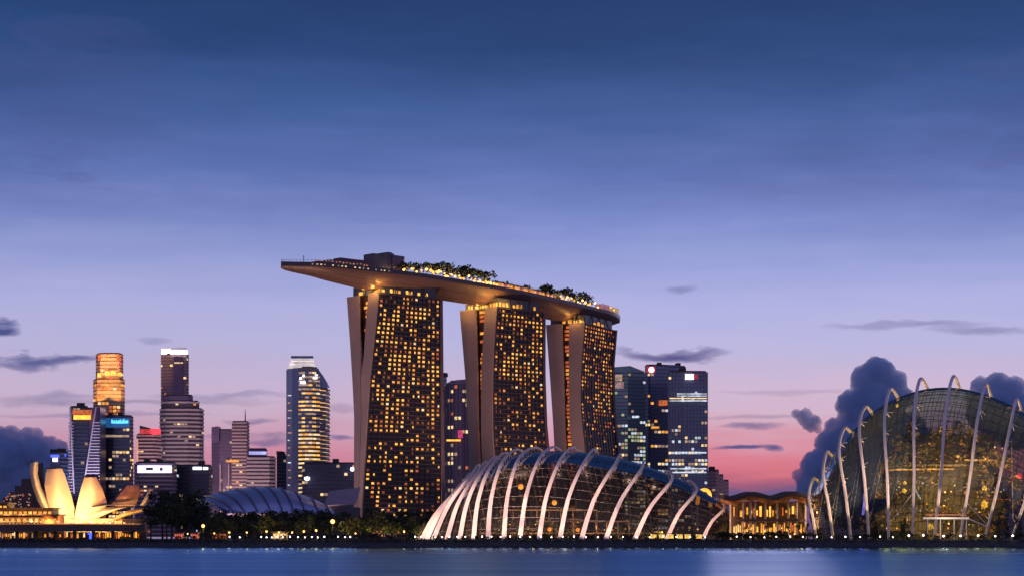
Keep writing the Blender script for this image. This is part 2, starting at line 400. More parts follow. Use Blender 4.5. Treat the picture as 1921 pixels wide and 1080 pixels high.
C2, d2 = hotel_tower('middle hotel tower under the deck, with a red lit slot between two pale end walls', T2, [1650, 1636, 1628, 1617, 1656], dn2, 5,
            dict(atr=lambda t: .95 if .2 < t < .8 else (.6 if t >= .8 else .2), red=.85, cols=12, pal=(6, 4, .7, 3), lob=(12, 12), glow=((22000, 0, .2), (22000, 0, .5), (22000, 0, .9), (9000, 1, .2))))
C3, d3 = hotel_tower('farthest and narrowest hotel tower under the right tip of the deck, glowing dull orange', T3, [1757, 1749, 1746, 1738, 1800], dn3, 9,
            dict(atr=lambda t: .95 if t > .3 else .4, red=.75, cols=12, pal=(6, 1, .3, 5), lob=(6, 7), glow=((5000, 0, .7),)))

# ------------------------------------------------------------------ sky deck
ZR = 213.5
rim_px = [(527, 497), (545, 497.3), (600, 498.5), (655, 503), (712, 509), (780, 517), (840, 526), (930, 541), (1020, 559), (1110, 580), (1150, 590), (1163, 599)]
rimv = catmull([Vector(((px-CX)*(Y/F), Y, ZR)) for px, Y in [(px, (ZR-HC)*F/(HY-py)) for px, py in rim_px]], 8)
NR = len(rimv)-1
def rim_n(i):
    a = rimv[max(0, i-3)]; b = rimv[min(NR, i+3)]; d = (b-a).normalized(); return Vector((-d.y, d.x, 0))
def wprof(s): return 40*max(0, 1-abs(2*s-1)**3.2)**.5
def dprof(s): return 2.2+10.3*min(1, (s/.17)**.7)*min(1, ((1-s)/.10+.02)**.6)
arc = [0]
for i in range(NR): arc.append(arc[-1]+(rimv[i+1]-rimv[i]).length)
SS = [a/arc[-1] for a in arc]
base = rimv[NR//2]
deck = thing('sky_deck', 'long boat shaped deck with brown hull lying across three hotel towers', 'rooftop deck', (base.x, base.y, 200))
NV = 14
rings = []
for i in range(NR+1):
    n = rim_n(i); wd = wprof(SS[i])+.6; d = dprof(SS[i]); row = []
    for k in range(NV+1):
        v = -math.cos(math.pi*k/NV)
        row.append(rimv[i]+n*(wd*(v+1)/2)+Vector((0, 0, -d*(1-abs(v)**2.4)**.75)))
    rings.append(row)
m = MB(); m.loft(rings, closed=False); m.build('hull', mat('hull_panels', (.165, .10, .088), .45, .2, scale=.25, var=.12, stretch=(1, 1, 3)), deck, smooth=True)
for kv in (3, 5, 7):
    m = MB(); m.loft([[r[kv]+Vector((0, 0, -.06)), lerp(r[kv], r[kv+1], .10)+Vector((0, 0, -.12)), lerp(r[kv], r[kv+1], .10)+Vector((0, 0, -.02)), r[kv]+Vector((0, 0, -.01))] for r in rings]); m.build('hull_seam', mat('seam_dark', (.06, .035, .03), .6), deck)
m = MB(); m.loft([[r[0], r[-1]] for r in rings], closed=False); m.build('deck_floor', mat('deck_stone', (.18, .16, .15), .8), deck)
# dark balustrade band and kerb along the near and far rims
for side in (0, 1):
    m = MB(); rg = []
    for i in range(NR+1):
        p = rings[i][0] if side == 0 else rings[i][-1]; n = rim_n(i)*(.5 if side == 0 else -.5)
        rg.append([p-n*.6+Vector((0, 0, -.6)), p-n*.9+Vector((0, 0, 2.6)), p+n*.3+Vector((0, 0, 2.6)), p+n*.3+Vector((0, 0, -.4))])
    m.loft(rg); m.build('balustrade', mat('deck_band', (.035, .035, .055), .3, .3), deck)
m = MB()
for i in range(1, NR, 1):
    p = rings[i][0]; m.tube([p+Vector((0, 0, 2.4)), p+Vector((0, 0, 4.3))], .12, 4)
for i in range(NR): m.tube([rings[i][0]+Vector((0, 0, 4.3)), rings[i+1][0]+Vector((0, 0, 4.3))], .12, 4)
m.build('railing', mat('rail_steel', (.2, .2, .22), .4, .7), deck)
def on_deck(px, v):
    best = None
    for i in range(NR):
        for t in (0, .25, .5, .75):
            p = lerp(rimv[i], rimv[i+1], t)+rim_n(i)*(wprof(lerp(SS[i], SS[i+1], t))*v)
            d = abs(p.x/p.y*F+CX-px)
            if best is None or d < best[0]: best = (d, p, i)
    return best[1]+Vector((0, 0, .02)), best[2]
def deck_dir(i):
    d = rimv[min(NR, i+1)]-rimv[max(0, i-1)]; return math.atan2(d.y, d.x)
# pavilion boxes on the deck
def deck_box(px0, px1, v, ytop, depth, mats, root, name, z0=ZR):
    a, i = on_deck(px0, v); b, j = on_deck(px1, v); c = (a+b)/2; h = ZZ(ytop, c.y)-z0
    m = MB(); m.box((c.x, c.y, z0+h/2), ((b-a).length, depth, h), math.atan2(b.y-a.y, b.x-a.x)); return m.build(name, mats, root), c, h
c, i = on_deck(720, .5)
dark_pav = mat('pavilion_panel', (.07, .065, .10), .4, .3, scale=.5, var=.3)
pv = thing('rooftop_pavilion', 'dark boxy plant room, tallest thing standing on the long deck', 'pavilion', c)
deck_box(692, 712, .55, 478, 12, dark_pav, pv, 'low_block'); deck_box(711, 728, .6, 476.5, 14, dark_pav, pv, 'tall_block'); deck_box(727, 750, .55, 481, 12, mat('pavilion_mauve', (.16, .11, .15), .5, scale=.4, var=.3), pv, 'end_block')
deck_box(722, 731, .7, 474, 6, dark_pav, pv, 'lift_head')
m = MB()
for k in range(9):
    a, _ = on_deck(694+k*6.4, .46); m.box((a.x, a.y-2, ZR+4.5), (.5, .6, 9), 0)
m.build('facade_mullions', DARKM, pv)
a, _ = on_deck(640, .5)
lg = thing('deck_lounge', 'low maroon lounge with stepped roof near the left tip of the deck', 'lounge', a)
mar = mat('lounge_maroon', (.13, .055, .075), .6, scale=.6, var=.35)
for x0, x1, yt in ((590, 612, 491.5), (612, 632, 489), (632, 668, 486.5), (668, 693, 490)):
    deck_box(x0, x1, .5, yt, 9, mar, lg, 'lounge_block')
for k in range(16):
    a, _ = on_deck(592+k*6.5, .33); b = MB(); b.box((a.x, a.y, ZR+5.2+rnd.random()), (1.1, .6, .9)); b.build('lounge_light', DIMW if k % 3 else RUST, lg)
m = MB()
a, _ = on_deck(570, .5); m.tube([a, a+Vector((0, 0, 9))], .3, 6); m.tube([a+Vector((-1.3, 0, 7)), a+Vector((1.3, 0, 7))], .12, 4)
tag(m.build('mast', mat('mast_grey', (.35, .35, .38), .5)), 'thin grey mast standing on the left tip of the deck', 'mast')
for k, px in enumerate([535+8*i+rnd.uniform(-1, 1) for i in range(20)]):
    if k % 5 == 4: continue
    a, _ = on_deck(px+52, 0); b = MB(); b.box(a+Vector((-.3, -.9, .9)), (1.2, .4, .8)); b.build('rim_light', CREAM if k % 3 else DIMW, deck)
# pool cabanas: an orange lit row right of centre
a, _ = on_deck(985, .3); cb = thing('pool_cabanas', 'long low row of orange lit cabanas on the right half of the deck', 'cabanas', a)
for k in range(22):
    px = 932+k*5.1; a, i = on_deck(px, .22); rz = deck_dir(i)
    b = MB(); b.box(a+Vector((0, 0, 5.2)), (1.5, 2, 3.4), rz); b.build('cabana_front', RUST if k % 3 == 0 else (AMBER if k % 2 else mat('lit_pink', (.1, .05, .04), .5, emit=(1, .42, .25), es=.9, var=.4, scale=.4)), cb)
b = MB(); row = []
for k in range(23):
    a, i = on_deck(929.5+k*5.1, .22); n = rim_n(i); row.append([a-n*2+Vector((0, 0, 7.2)), a+n*3+Vector((0, 0, 7.2)), a+n*3+Vector((0, 0, 7.9)), a-n*2+Vector((0, 0, 7.9))])
b.loft(row); b.build('cabana_roof', dark_pav, cb)
a, _ = on_deck(1140, .5); en = thing('deck_bar', 'small pink and yellow lit bar at the right tip of the deck', 'bar', a)
deck_box(1124, 1136, .5, 571.5, 8, mat('bar_pink', (.4, .2, .22), .5, emit=(.9, .4, .45), es=.25, var=.5, scale=.5), en, 'bar_block'); deck_box(1136, 1154, .5, 577, 7, mat('bar_tan', (.4, .28, .15), .5, emit=(1, .6, .2), es=.45, var=.6, scale=.5), en, 'bar_counter')

# ------------------------------------------------------------------ trees
def leaf_crown(m, c, r, n, size, rr, clumps=12, hollow=.5):
    c = Vector(c); cl = []
    for k in range(clumps):
        d = Vector((rr.gauss(0, 1), rr.gauss(0, 1), rr.gauss(0, 1))).normalized()*rr.uniform(hollow, .95)
        cl.append((Vector((d.x*r[0], d.y*r[1], d.z*r[2])), rr.uniform(.28, .5), rr.choice((0, 0, 1, 2))))
    for k in range(n):
        q, s, mi = rr.choice(cl); d = Vector((rr.gauss(0, .55), rr.gauss(0, .55), rr.gauss(0, .45)))
        p = c+q+Vector((d.x*r[0], d.y*r[1], d.z*r[2]))*s
        u = Vector((rr.gauss(0, 1), rr.gauss(0, 1), rr.gauss(0, .6))).normalized(); v = u.orthogonal().normalized()
        v.rotate(__import__('mathutils').Quaternion(u, rr.uniform(0, 6.28))); z = size*rr.uniform(.6, 1.3)
        m.add([p-u*z, p+v*z*.55, p+u*z, p-v*z*.55], [(0, 1, 2, 3)], mi)
def make_tree(name, h, rx, rz, n, size, seed, trunk_h=.45):
    rr = random.Random(seed); root = thing(name, 'x', 'tree', (0, -500, -100))
    o = Vector((0, -500, -100)); m = MB()
    top = o+Vector((rr.uniform(-.5, .5), 0, h*.8))
    m.tube([o, lerp(o, top, .35)+Vector((rr.uniform(-.3, .3), 0, 0)), top], [h*.022+.12, h*.016+.1, .08], 6)
    for k in range(5):
        a = lerp(o, top, rr.uniform(.45, .75)); b = a+Vector((rr.uniform(-1, 1)*rx*.7, rr.uniform(-1, 1)*rx*.7, rr.uniform(.1, .5)*rz)); m.tube([a, b], [h*.01+.06, .05], 5)
    m.build('trunk', TRUNK, root)
    m = MB(); leaf_crown(m, o+Vector((0, 0, h-rz)), (rx, rx, rz), n, size, rr, 14); m.build('crown', LEAF, root)
    return root
def make_palm(h, seed):
    rr = random.Random(seed); o = Vector((0, -500, -100)); root = thing('palm_tree', 'x', 'palm', o)
    m = MB(); top = o+Vector((.4, 0, h)); m.tube([o, o+Vector((.1, 0, h*.5)), top], [.28, .2, .16], 6); m.build('trunk', TRUNK, root)
    m = MB()
    for k in range(13):
        a = k*2.4; d = Vector((math.cos(a), math.sin(a), 0)); s = Vector((-d.y, d.x, 0)); L_ = h*.33; up = rr.uniform(.1, .6)
        pts = [top+d*L_*t+Vector((0, 0, L_*(up*t-.9*t*t))) for t in (0, .35, .7, 1)]
        wd = [.15, .5, .4, .05]
        for i in range(3): m.quad(pts[i]-s*wd[i], pts[i+1]-s*wd[i+1], pts[i+1]+s*wd[i+1], pts[i]+s*wd[i], mi=k % 3)
    m.build('fronds', LEAF, root); return root
PROTO = {'round': [make_tree('shore_tree', 14, 6.2, 5.2, 520, .75, s) for s in (1, 2, 3)], 'tall': [make_tree('tall_tree', 27, 8, 9.5, 800, 1.0, s) for s in (4, 5)],
         'column': [make_tree('column_tree', 12, 1.9, 5.6, 340, .5, 6)], 'deck': [make_tree('deck_tree', 9, 4.0, 3.0, 160, .8, s) for s in (7, 8)], 'palm': [make_palm(10, 9), make_palm(12, 10)],
         'shrub': [make_tree('garden_shrub', 3.6, 2.6, 1.7, 200, .42, 11)]}
used = set()
PLANTS = []
def plant(kind, px, Y, scale=1., z=2.4, at=None, sz=None):
    p = rnd.choice(PROTO[kind])
    if p.name in used: o = copy_tree(p)
    else: o = p; used.add(p.name)
    loc = at if at else G(px, Y, z); o.location = loc; o.rotation_euler.z = rnd.uniform(0, 6.28); o.scale = (scale, scale, scale*(sz or rnd.uniform(.92, 1.1)))
    PLANTS.append((o, kind)); return o
def label_row(items, fmt, cat, group):
    """items: objects with a location; sorted left to right in the picture, each told by its count"""
    items.sort(key=lambda o: o.location.x/o.location.y)
    for k, o in enumerate(items): tag(o, fmt.format(ORD[k]), cat, group)
def row(kind, pxs, Yr, fmt, cat, group, sr=(.85, 1.1)):
    its = []
    for px in pxs: its.append(plant(kind, px, rnd.uniform(*Yr), rnd.uniform(*sr)))
    label_row(its, fmt, cat, group); return its
jit = lambda a, b, n, j: [a+(b-a)*(i+.5)/n+rnd.uniform(-j, j) for i in range(n)]
row('tall', [305, 322, 338, 352, 366], (930, 1010), '{} of the tall dark trees from the left, right of the glowing petals', 'tree', 'tall trees right of the petal building', (.84, 1.0))
row('tall', [283, 313, 330, 347], (860, 900), '{} from the left of the smaller trees before the tall dark clump', 'tree', 'tall trees right of the petal building', (.55, .68))
row('round', jit(372, 600, 15, 5), (860, 900), '{} tree from the left in the back row below the curved blue roof', 'tree', 'trees below the curved blue roof', (.88, 1.08))
row('round', jit(380, 640, 14, 6), (735, 780), '{} tree from the left in the front row below the curved blue roof', 'tree', 'trees below the curved blue roof', (.5, .72))
row('round', jit(604, 845, 15, 5), (840, 900), '{} tree from the left in the back row at the foot of the widest tower', 'tree', 'trees at the foot of the widest tower', (.78, 1.02))
row('round', jit(645, 800, 9, 5), (720, 760), '{} tree from the left in the front row at the foot of the widest tower', 'tree', 'trees at the foot of the widest tower', (.5, .7))
row('palm', [478, 535, 578, 627, 648], (690, 705), '{} palm from the left among the lit waterside trees', 'palm', 'waterside palms', (.5, .66))
row('round', [1345, 1356, 1368, 1500, 1516], (735, 760), '{} from the left of the small trees at the ends of the lit pavilion', 'tree', 'trees at the ends of the pavilion', (.42, .62))
row('palm', [1400, 1440, 1478, 1496], (690, 700), '{} palm from the left before the lit pavilion', 'palm', 'palms before the pavilion', (.4, .5))
row('column', [1872, 1886, 1911, 1694, 1640], (668, 676), '{} narrow dark tree from the left before the tall glass dome', 'tree', 'narrow trees before the tall dome', (.5, .8))
row('shrub', jit(800, 1330, 20, 9), (662, 676), '{} waterside shrub from the left before the long low dome', 'shrub', 'shrubs before the long low dome', (.35, .6))
row('shrub', jit(1530, 1925, 18, 8), (660, 672), '{} waterside shrub from the left before the tall glass dome', 'shrub', 'shrubs before the tall dome', (.5, .85))
row('shrub', jit(1340, 1520, 16, 5), (690, 704), '{} waterside shrub from the left before the lit pavilion', 'shrub', 'shrubs before the pavilion', (.6, 1.15))
row('shrub', jit(325, 790, 22, 8), (662, 680), '{} waterside shrub from the left below the row of park trees', 'shrub', 'shrubs below the park trees', (.5, .9))
# trees on the deck, left to right
def deck_trees(pxs, v, fmt, sr):
    its = []
    for px in pxs:
        a, i = on_deck(px, v); its.append(plant('deck', 0, 0, rnd.uniform(*sr), at=a))
    label_row(its, fmt, 'tree', 'trees on the deck')
deck_trees([757, 765, 776, 787, 799, 812], .22, '{} small tree from the left on the deck, right of the plant room', (1.15, 1.5))
deck_trees([826, 836, 846, 856, 866, 875, 886, 897, 908, 918], .2, '{} small tree from the left over the brightest lights of the deck', (1.45, 1.8))
deck_trees([1022, 1034, 1042, 1050, 1060, 1071, 1083, 1093, 1103], .2, '{} small tree from the left near the right tip of the deck', (1.35, 1.75))
deck_trees([930, 944, 957, 971, 985, 998, 1010], .5, '{} low tree from the left behind the orange row of cabanas on the deck', (1.25, 1.5))
k = 0
for px in [757+i*3.4 for i in range(52)]+[1052+i*4.2 for i in range(14)]+[1116, 1121, 1138, 1146, 1152]:
    if rnd.random() < (.45 if px < 800 else .12): continue
    a, i = on_deck(px+rnd.uniform(-1, 1), rnd.uniform(.02, .16)); b = MB(); b.ball(a+Vector((0, 0, rnd.uniform(3.4, 7.2))), rnd.uniform(.6, 1.25), seg=6, rings=4); b.build('deck_light', ORANGE if rnd.random() < .35 else LAMPY, deck)
for px in (770, 800, 830, 860, 890, 915, 1000, 1050, 1085, 1115):
    a, i = on_deck(px, .1); point(a+Vector((0, 0, 4)), 9000, (1, .62, .2), .6)

# hedge on the bank (nobody could count its plants)
m = MB(); rr = random.Random(21)
for k in range(9000):
    x = rr.uniform(-190, 200); y = SH+rr.uniform(.6, 3.4); hh = .35+1.1*(mnoise.noise(Vector((x*.09, 2, 0)))*.5+.5)
    p = Vector((x, y, 1.7+rr.random()*hh+max(0, (y-SH-1.5)*.25))); u = Vector((rr.gauss(0, 1), rr.gauss(0, 1), rr.gauss(0, 1))).normalized(); v = u.orthogonal().normalized(); z = rr.uniform(.18, .4)
    m.add([p-u*z, p+v*z*.6, p+u*z, p-v*z*.6], [(0, 1, 2, 3)], rr.choice((0, 0, 2)))
tag(m.build('ground_cover', LEAF), 'dark low planting covering the whole waterside bank', 'ground cover', kind='stuff')

# ------------------------------------------------------------------ shore lamps
o = Vector((0, -500, -100)); lamp0 = thing('shore_lamp', 'x', 'lamp', o)
m = MB(); m.tube([o, o+Vector((0, 0, .9))], .09, 6); m.box(o+Vector((0, 0, .04)), (.4, .4, .08)); m.build('post', DARKM, lamp0)
m = MB(); m.ball(o+Vector((0, 0, 1.2)), .24, seg=8, rings=6); m.build('globe', LAMPW, lamp0)
m = MB(); m.box(o+Vector((0, 0, 1.53)), (.34, .34, .06)); m.build('cap', DARKM, lamp0)
LS = [[430.6, 450, 490, 500, 510, 519.6, 530.5, 544, 559, 572, 585, 596, 608.6, 634, 647, 657],
      [779, 790, 803, 816.7, 829.5, 843, 858, 873, 889, 904.5, 922, 939, 957, 976, 994.5, 1014.5, 1034.5, 1055.6, 1076.7, 1099],
      [1121.7, 1146, 1168.7, 1194, 1219, 1244, 1269, 1294.7, 1323], [1382, 1408, 1434, 1456.5, 1482.6, 1506], [1532.5, 1560, 1586, 1613.6, 1651, 1675, 1705, 1732, 1770, 1802, 1835, 1867, 1900]]
LF = ['{} white shore lamp from the left in front of the park trees', '{} white shore lamp from the left before the left half of the long low dome', '{} white shore lamp from the left before the sinking right half of the low dome',
      '{} white shore lamp from the left before the lit pavilion', '{} white shore lamp from the left before the tall glass dome']
first = True
for pxs, f in zip(LS, LF):
    its = []
    for px in pxs:
        l = lamp0 if first else copy_tree(lamp0); first = False; l.location = G(px, SH+2.6, 2.5)
        if px < 700: l.scale = (.8, .8, .8)
        elif px < 850: l.scale = (.85,)*3
        elif px > 1690: l.scale = (1.25,)*3
        l.scale = [q_*rnd.uniform(.85, 1.15) for q_ in l.scale]
        its.append(l)
    label_row(its, f, 'lamp', 'white lamps along the waterside')
# warm garden lamps between the trees
o = Vector((0, -500, -100)); gl0 = thing('garden_lamp', 'x', 'lamp', o)
m = MB(); m.tube([o, o+Vector((0, 0, 3.2))], .09, 6); m.build('post', DARKM, gl0)
m = MB(); m.ball(o+Vector((0, 0, 3.5)), .42, seg=8, rings=5); m.build('globe', LAMPY, gl0)
its = []
for k, (px, Y, s) in enumerate([(352, 760, .7), (372, 800, .8), (381, 720, 1.5), (402, 700, .7), (430, 715, .8), (463, 720, .8), (500, 712, .9), (523, 715, .8), (548, 712, .8), (570, 705, .9), (593, 700, 1.0), (624, 690, 1.9), (667, 720, .7), (712, 730, .7), (758, 720, .9)]):
    l = gl0 if k == 0 else copy_tree(gl0); l.location = G(px, Y); l.scale = (s,)*3; its.append(l)
    point(G(px, Y-2, 2.4+4*s), 750*s*s+350, (1, .62, .22) if k % 3 else (1, .42, .12), .4)
label_row(its, '{} warm garden lamp from the left between the dark park trees', 'lamp', 'warm lamps between the park trees')
for px, Y in [(445, 800), (480, 815), (510, 800), (540, 810), (560, 800), (600, 800), (640, 800), (690, 790), (740, 800), (780, 770)]: point(G(px, 722, 4), 1600, (1, .66, .16), .5)
# small kiosks glowing red and cream at the water's edge
for px0, px1, Y, mt, lb in ((327, 343, 705, 'red', 'small red lit kiosk under the tall dark trees'), (360, 372, 712, 'red', 'smaller red lit kiosk further right under the trees'), (512, 538, 716, 'cream', 'low cream lit shelter among the park trees'), (395, 425, 760, 'rust', 'long dim orange shelter behind the palms')):
    a, b = G(px0, Y), G(px1, Y); c = (a+b)/2; wd = b.x-a.x; root = thing('kiosk', lb, 'kiosk', c)
    m = MB(); m.box(c+Vector((0, 1.5, 1.4)), (wd, 3, 2.8)); m.build('wall', mat('kiosk_wall', (.25, .18, .15), .8), root)
    m = MB(); m.box(c+Vector((0, 1.2, 3.0)), (wd+1, 4.4, .3)); m.build('roof', DARKM, root)
    for k in range(4):
        x = a.x+wd*(k+.5)/4; m = MB(); m.box((x, Y-.06, 3.8), (wd/4*.7, .1, 1.6)); m.build('window', {'red': mat('lit_redrust', (.1, .03, .02), .5, emit=(1, .2, .12), es=.7, var=.5, scale=.5), 'cream': CREAM, 'rust': RUST}[mt], root)

# ------------------------------------------------------------------ long low glass dome
def glass(name, tint, gloss=.25, haze=.15, dcol=(.4, .42, .44)):
    m = bpy.data.materials.new(name); m.use_nodes = True; t = m.node_tree; t.nodes.clear()
    o = t.nodes.new('ShaderNodeOutputMaterial'); tr = t.nodes.new('ShaderNodeBsdfTransparent'); g = t.nodes.new('ShaderNodeBsdfGlossy'); x = t.nodes.new('ShaderNodeMixShader'); lw = t.nodes.new('ShaderNodeLayerWeight')
    nz = t.nodes.new('ShaderNodeTexNoise'); nz.inputs['Scale'].default_value = .35; bp = t.nodes.new('ShaderNodeBump'); bp.inputs['Strength'].default_value = .25
    tc = t.nodes.new('ShaderNodeTexCoord'); t.links.new(tc.outputs['Object'], nz.inputs[0]); t.links.new(nz.outputs[0], bp.inputs['Height']); t.links.new(bp.outputs[0], g.inputs['Normal'])
    tr.inputs[0].default_value = (*tint, 1); g.inputs['Roughness'].default_value = .08; g.inputs['Color'].default_value = (.8, .85, .9, 1)
    lw.inputs['Blend'].default_value = gloss
    dd = t.nodes.new('ShaderNodeBsdfDiffuse'); dd.inputs[0].default_value = (*dcol, 1); m2 = t.nodes.new('ShaderNodeMixShader'); m2.inputs[0].default_value = haze; t.links.new(tr.outputs[0], m2.inputs[1]); t.links.new(dd.outputs[0], m2.inputs[2])  # diffuse colour mixed in to paint a silvery haze on the glass
    t.links.new(lw.outputs['Fresnel'], x.inputs[0]); t.links.new(m2.outputs[0], x.inputs[1]); t.links.new(g.outputs[0], x.inputs[2]); t.links.new(x.outputs[0], o.inputs[0]); return m
def resample(p, n):
    d = [0]
    for a, b in zip(p, p[1:]): d.append(d[-1]+(b-a).length)
    o = []; j = 0
    for k in range(n+1):
        s = d[-1]*k/n
        while j < len(p)-2 and d[j+1] < s: j += 1
        o.append(lerp(p[j], p[j+1], (s-d[j])/max(1e-6, d[j+1]-d[j])))
    return o
FD = [(781, (800, 985), (812, 975), 830), (790, (850, 925), (868, 908), 890), (800, (868, 905), (885, 888), 915), (812, (882, 893), (900, 873), 930), (838, (890, 893), (915, 866), 950),
      (862, (905, 882), (935, 857), 965), (888, (921, 873), (955, 850), 990), (915, (945, 861), (980, 845), 1020), (945, (976, 855), (1015, 842.5), 1060), (975, (1016, 853), (1050, 841.5), 1095),
      (1011, (1056, 854), (1085, 842.5), 1125), (1050, (1099, 861), (1120, 845), 1150), (1090, (1154, 869), (1165, 854), 1190), (1136, (1203, 879), (1207, 867), 1225),
      (1190, (1261, 898), (1250, 884), 1265), (1250, (1307, 919), (1290, 901), 1305), (1317, (1359, 950), (1340, 935), 1350), (1368, (1388, 982), (1384, 978), 1392)]
n = len(FD); ribs = []; shells = []
for i, (f, j, k, b) in enumerate(FD):
    s = i/(n-1); bul = math.sin(math.pi*min(1, max(0, s)))**.5
    YF = 728-40*bul; YJ = YF+30*bul+2; YK = YF+58*bul+4; YB = YF+105*bul+6
    Fp = G(f, YF); J = P(*j, YJ); K = P(*k, YK); B = G(b, YB)
    sag = (J-Fp).length*.035
    p = [Fp, lerp(Fp, J, .5)+Vector((-sag, -2*bul, sag*.6)), J, K, lerp(K, B, .5)+Vector((0, 9*bul, 6*bul)), B]
    c = catmull(p, 8); ribs.append(c); ctr = (Fp+B)/2
    shells.append(resample([q+(ctr-q)*.045 for q in c], 26))
dome = thing('glass_dome', 'long low ribbed glass dome sinking to the right, white arched ribs lit from below', 'conservatory', G(1050, 690))
cols = []
for k in range(27): cols.append(catmull([s[k] for s in shells], 3))
nn = len(cols[0]); m = MB(); m.loft([[cols[k][i] for k in range(27)] for i in range(nn)], closed=False)
m.build('glass_shell', glass('dome_glass', (.46, .43, .41), .11, .014), dome, smooth=True)
BARS = mat('glazing_bar', (.022, .021, .024), .5, .3)
m = MB()
for i in range(0, nn): m.tube([cols[k][i] for k in range(27)], .07, 3)
for k in range(0, 27): m.tube(cols[k], .09, 3)
m.build('glazing_bars', BARS, dome)
for i, c in enumerate(ribs[:-1]):
    m = MB(); L_ = len(c); sc_ = .55+.45*min(1, (c[len(c)//2].z)/30)
    m.tube(c, [sc_*max(.46, 1.22-1.2*q/(L_-1)) for q in range(L_)], 4, squash=.6); rb = m.build('rib', STEEL, dome)
    m = MB(); J = c[13:26]; S_ = shells[i]
    for q in range(0, len(J), 2):
        tgt = min(S_, key=lambda x: (x-J[q]).length); m.tube([J[q], tgt+Vector((.6, .4, -.8))], .09, 4)
        if q+2 < len(J): m.tube([tgt+Vector((.6, .4, -.8)), J[q+2]], .09, 4)
    m.build('rib_strut', STEEL, rb)
    foot = c[0]; top = c[14]; L1 = (top-foot).length
    d = (top-foot).normalized()
    if 3 <= i <= 12: spot(c[-1]+Vector((-2, -6, 1.5)), lerp(c[-1], c[26], .5), 9000, (1, .62, .45), 80, .8, .3)
    if 1 <= i <= 16: spot(foot+Vector((.4, -13, 1.4)), lerp(foot, top, .5), 60000*(L1/34)**1.4+3000, (1, .58, .44), 62, .9, .3)
# the floor, planted beds and lamps within the dome
inner = thing('indoor_garden', 'dark planted terraces with small lights inside the long low dome', 'garden', G(1060, 735))
m = MB(); rr = random.Random(4)
for k in range(34):
    px = rr.uniform(880, 1300); lim = 1 if px < 1180 else max(.25, 1-(px-1180)/170); Y = rr.uniform(712, 752)
    leaf_crown(m, G(px, Y, 2.4+rr.uniform(1, 6)*lim), (rr.uniform(2.5, 5), 3, rr.uniform(2, 5)*lim), 150, .5, rr, 8)
m.build('planting', LEAF, inner)
m = MB()
for z, x0, x1, Y in ((9.5, 1015, 1180, 722), (5, 900, 1290, 738), (14, 940, 1120, 748)):
    a, b = G(x0, Y, z), G(x1, Y, z); m.box(((a+b)/2), (b.x-a.x, 5, .5))
    for q in range(9): m.tube([lerp(a, b, q/8), Vector((lerp(a, b, q/8).x, Y, 2.4))], .25, 5)
m.build('terrace', mat('terrace_stone', (.3, .25, .2), .8), inner)
for k in range(60):
    px = rr.uniform(900, 1320); Y = rr.uniform(708, 745); zz = 3+abs(rr.gauss(0, 4.5))*(1 if px < 1180 else .5); b = MB(); b.ball(G(px, Y, zz), rr.uniform(.12, .3), seg=6, rings=4)
    b.build('small_light', rr.choice((LAMPY, CREAM, ORANGE, DIMW)), inner)
for px, z, pw in ((930, 6, 900), (1000, 8, 1200), (1060, 6, 1100), (1120, 7, 900), (1180, 6, 900), (1240, 5, 600), (1030, 16, 1500)): point(G(px, 722, z), pw*10, (1, .50, .2), .5)
for px, py, r, lb in ((977, 912, 1.05, 'larger orange ball lantern, high in the long low dome'), (1040, 942, .95, 'orange ball lantern hanging halfway up the long low dome'), (1031, 992, .8, 'dull orange ball lantern near the floor of the long low dome'), (1084, 993, .75, 'orange ball lantern at floor level, right of the dull one')):
    c = P(px, py, 712); root = thing('ball_lantern', lb, 'lantern', c, 'ball lanterns in the long low dome')
    m = MB(); m.ball(c, r, seg=14, rings=10); m.build('globe', mat('lantern_glow', (.5, .3, .1), .5, emit=(1, .30, .02), es=2.0, var=.35, scale=.5), root, smooth=True)
    m = MB()
    if py < 960: m.tube([c+Vector((0, 0, r)), c+Vector((0, 0, r+8))], .05, 4)
    else: m.tube([c-Vector((0, 0, r)), Vector((c.x, c.y, 2.4))], .12, 4)
    m.build('cord' if py < 960 else 'stand', DARKM, root)
# terrace cafe lights at the right foot of the dome
for k, px in enumerate((1226, 1242, 1258, 1275, 1290, 1311)):
    a = G(px, 672); root = thing('cafe_stall', '{} small yellow lit stall from the left at the right foot of the low dome'.format(ORD[k]), 'stall', a, 'small stalls at the foot of the low dome')
    m = MB(); m.box(a+Vector((0, 0, 1.3)), (1.9, 1.8, 1.4)); m.build('counter', mat('stall_front', (.3, .2, .1), .6, emit=(1, .62, .12), es=1.1, var=.6, scale=.8), root)
    m = MB(); m.box(a+Vector((0, 0, 2.3)), (2.4, 2.4, .2)); m.build('roof', DARKM, root)
    m = MB(); m.box(a+Vector((0, 0, .3)), (2.0, 1.9, .6)); m.build('base', TRUNK, root)

# ------------------------------------------------------------------ tall glass dome
CF = [((1522, 1003), (1517, 965), (1518, 950), (1522, 952), 1540), ((1531, 1003), (1517, 930), (1526, 897), (1538, 906), 1570), ((1563, 1003), (1544, 888), (1551, 848), (1563, 858), 1600), ((1596, 1003), (1574, 845), (1584, 803), (1598, 813), 1630), ((1630, 1003), (1612, 805), (1623, 763), (1637, 776), 1660),
      ((1667, 1003), (1659, 790), (1670, 730), (1685, 746), 1700), ((1711, 1003), (1715, 775), (1726, 711), (1741, 729), 1740), ((1753, 1003), (1774, 770), (1788, 706), (1801, 729), 1790), ((1801, 1003), (1834, 785), (1849, 720), (1860, 745), 1840), ((1848, 1003), (1893, 810), (1907, 749), (1917, 772), 1890),
      ((1898, 1003), (1950, 850), (1962, 800), (1971, 820), 1940), ((1950, 1003), (2000, 900), (2011, 862), (2018, 878), 1990), ((2000, 1003), (2040, 950), (2046, 930), (2050, 940), 2030)]
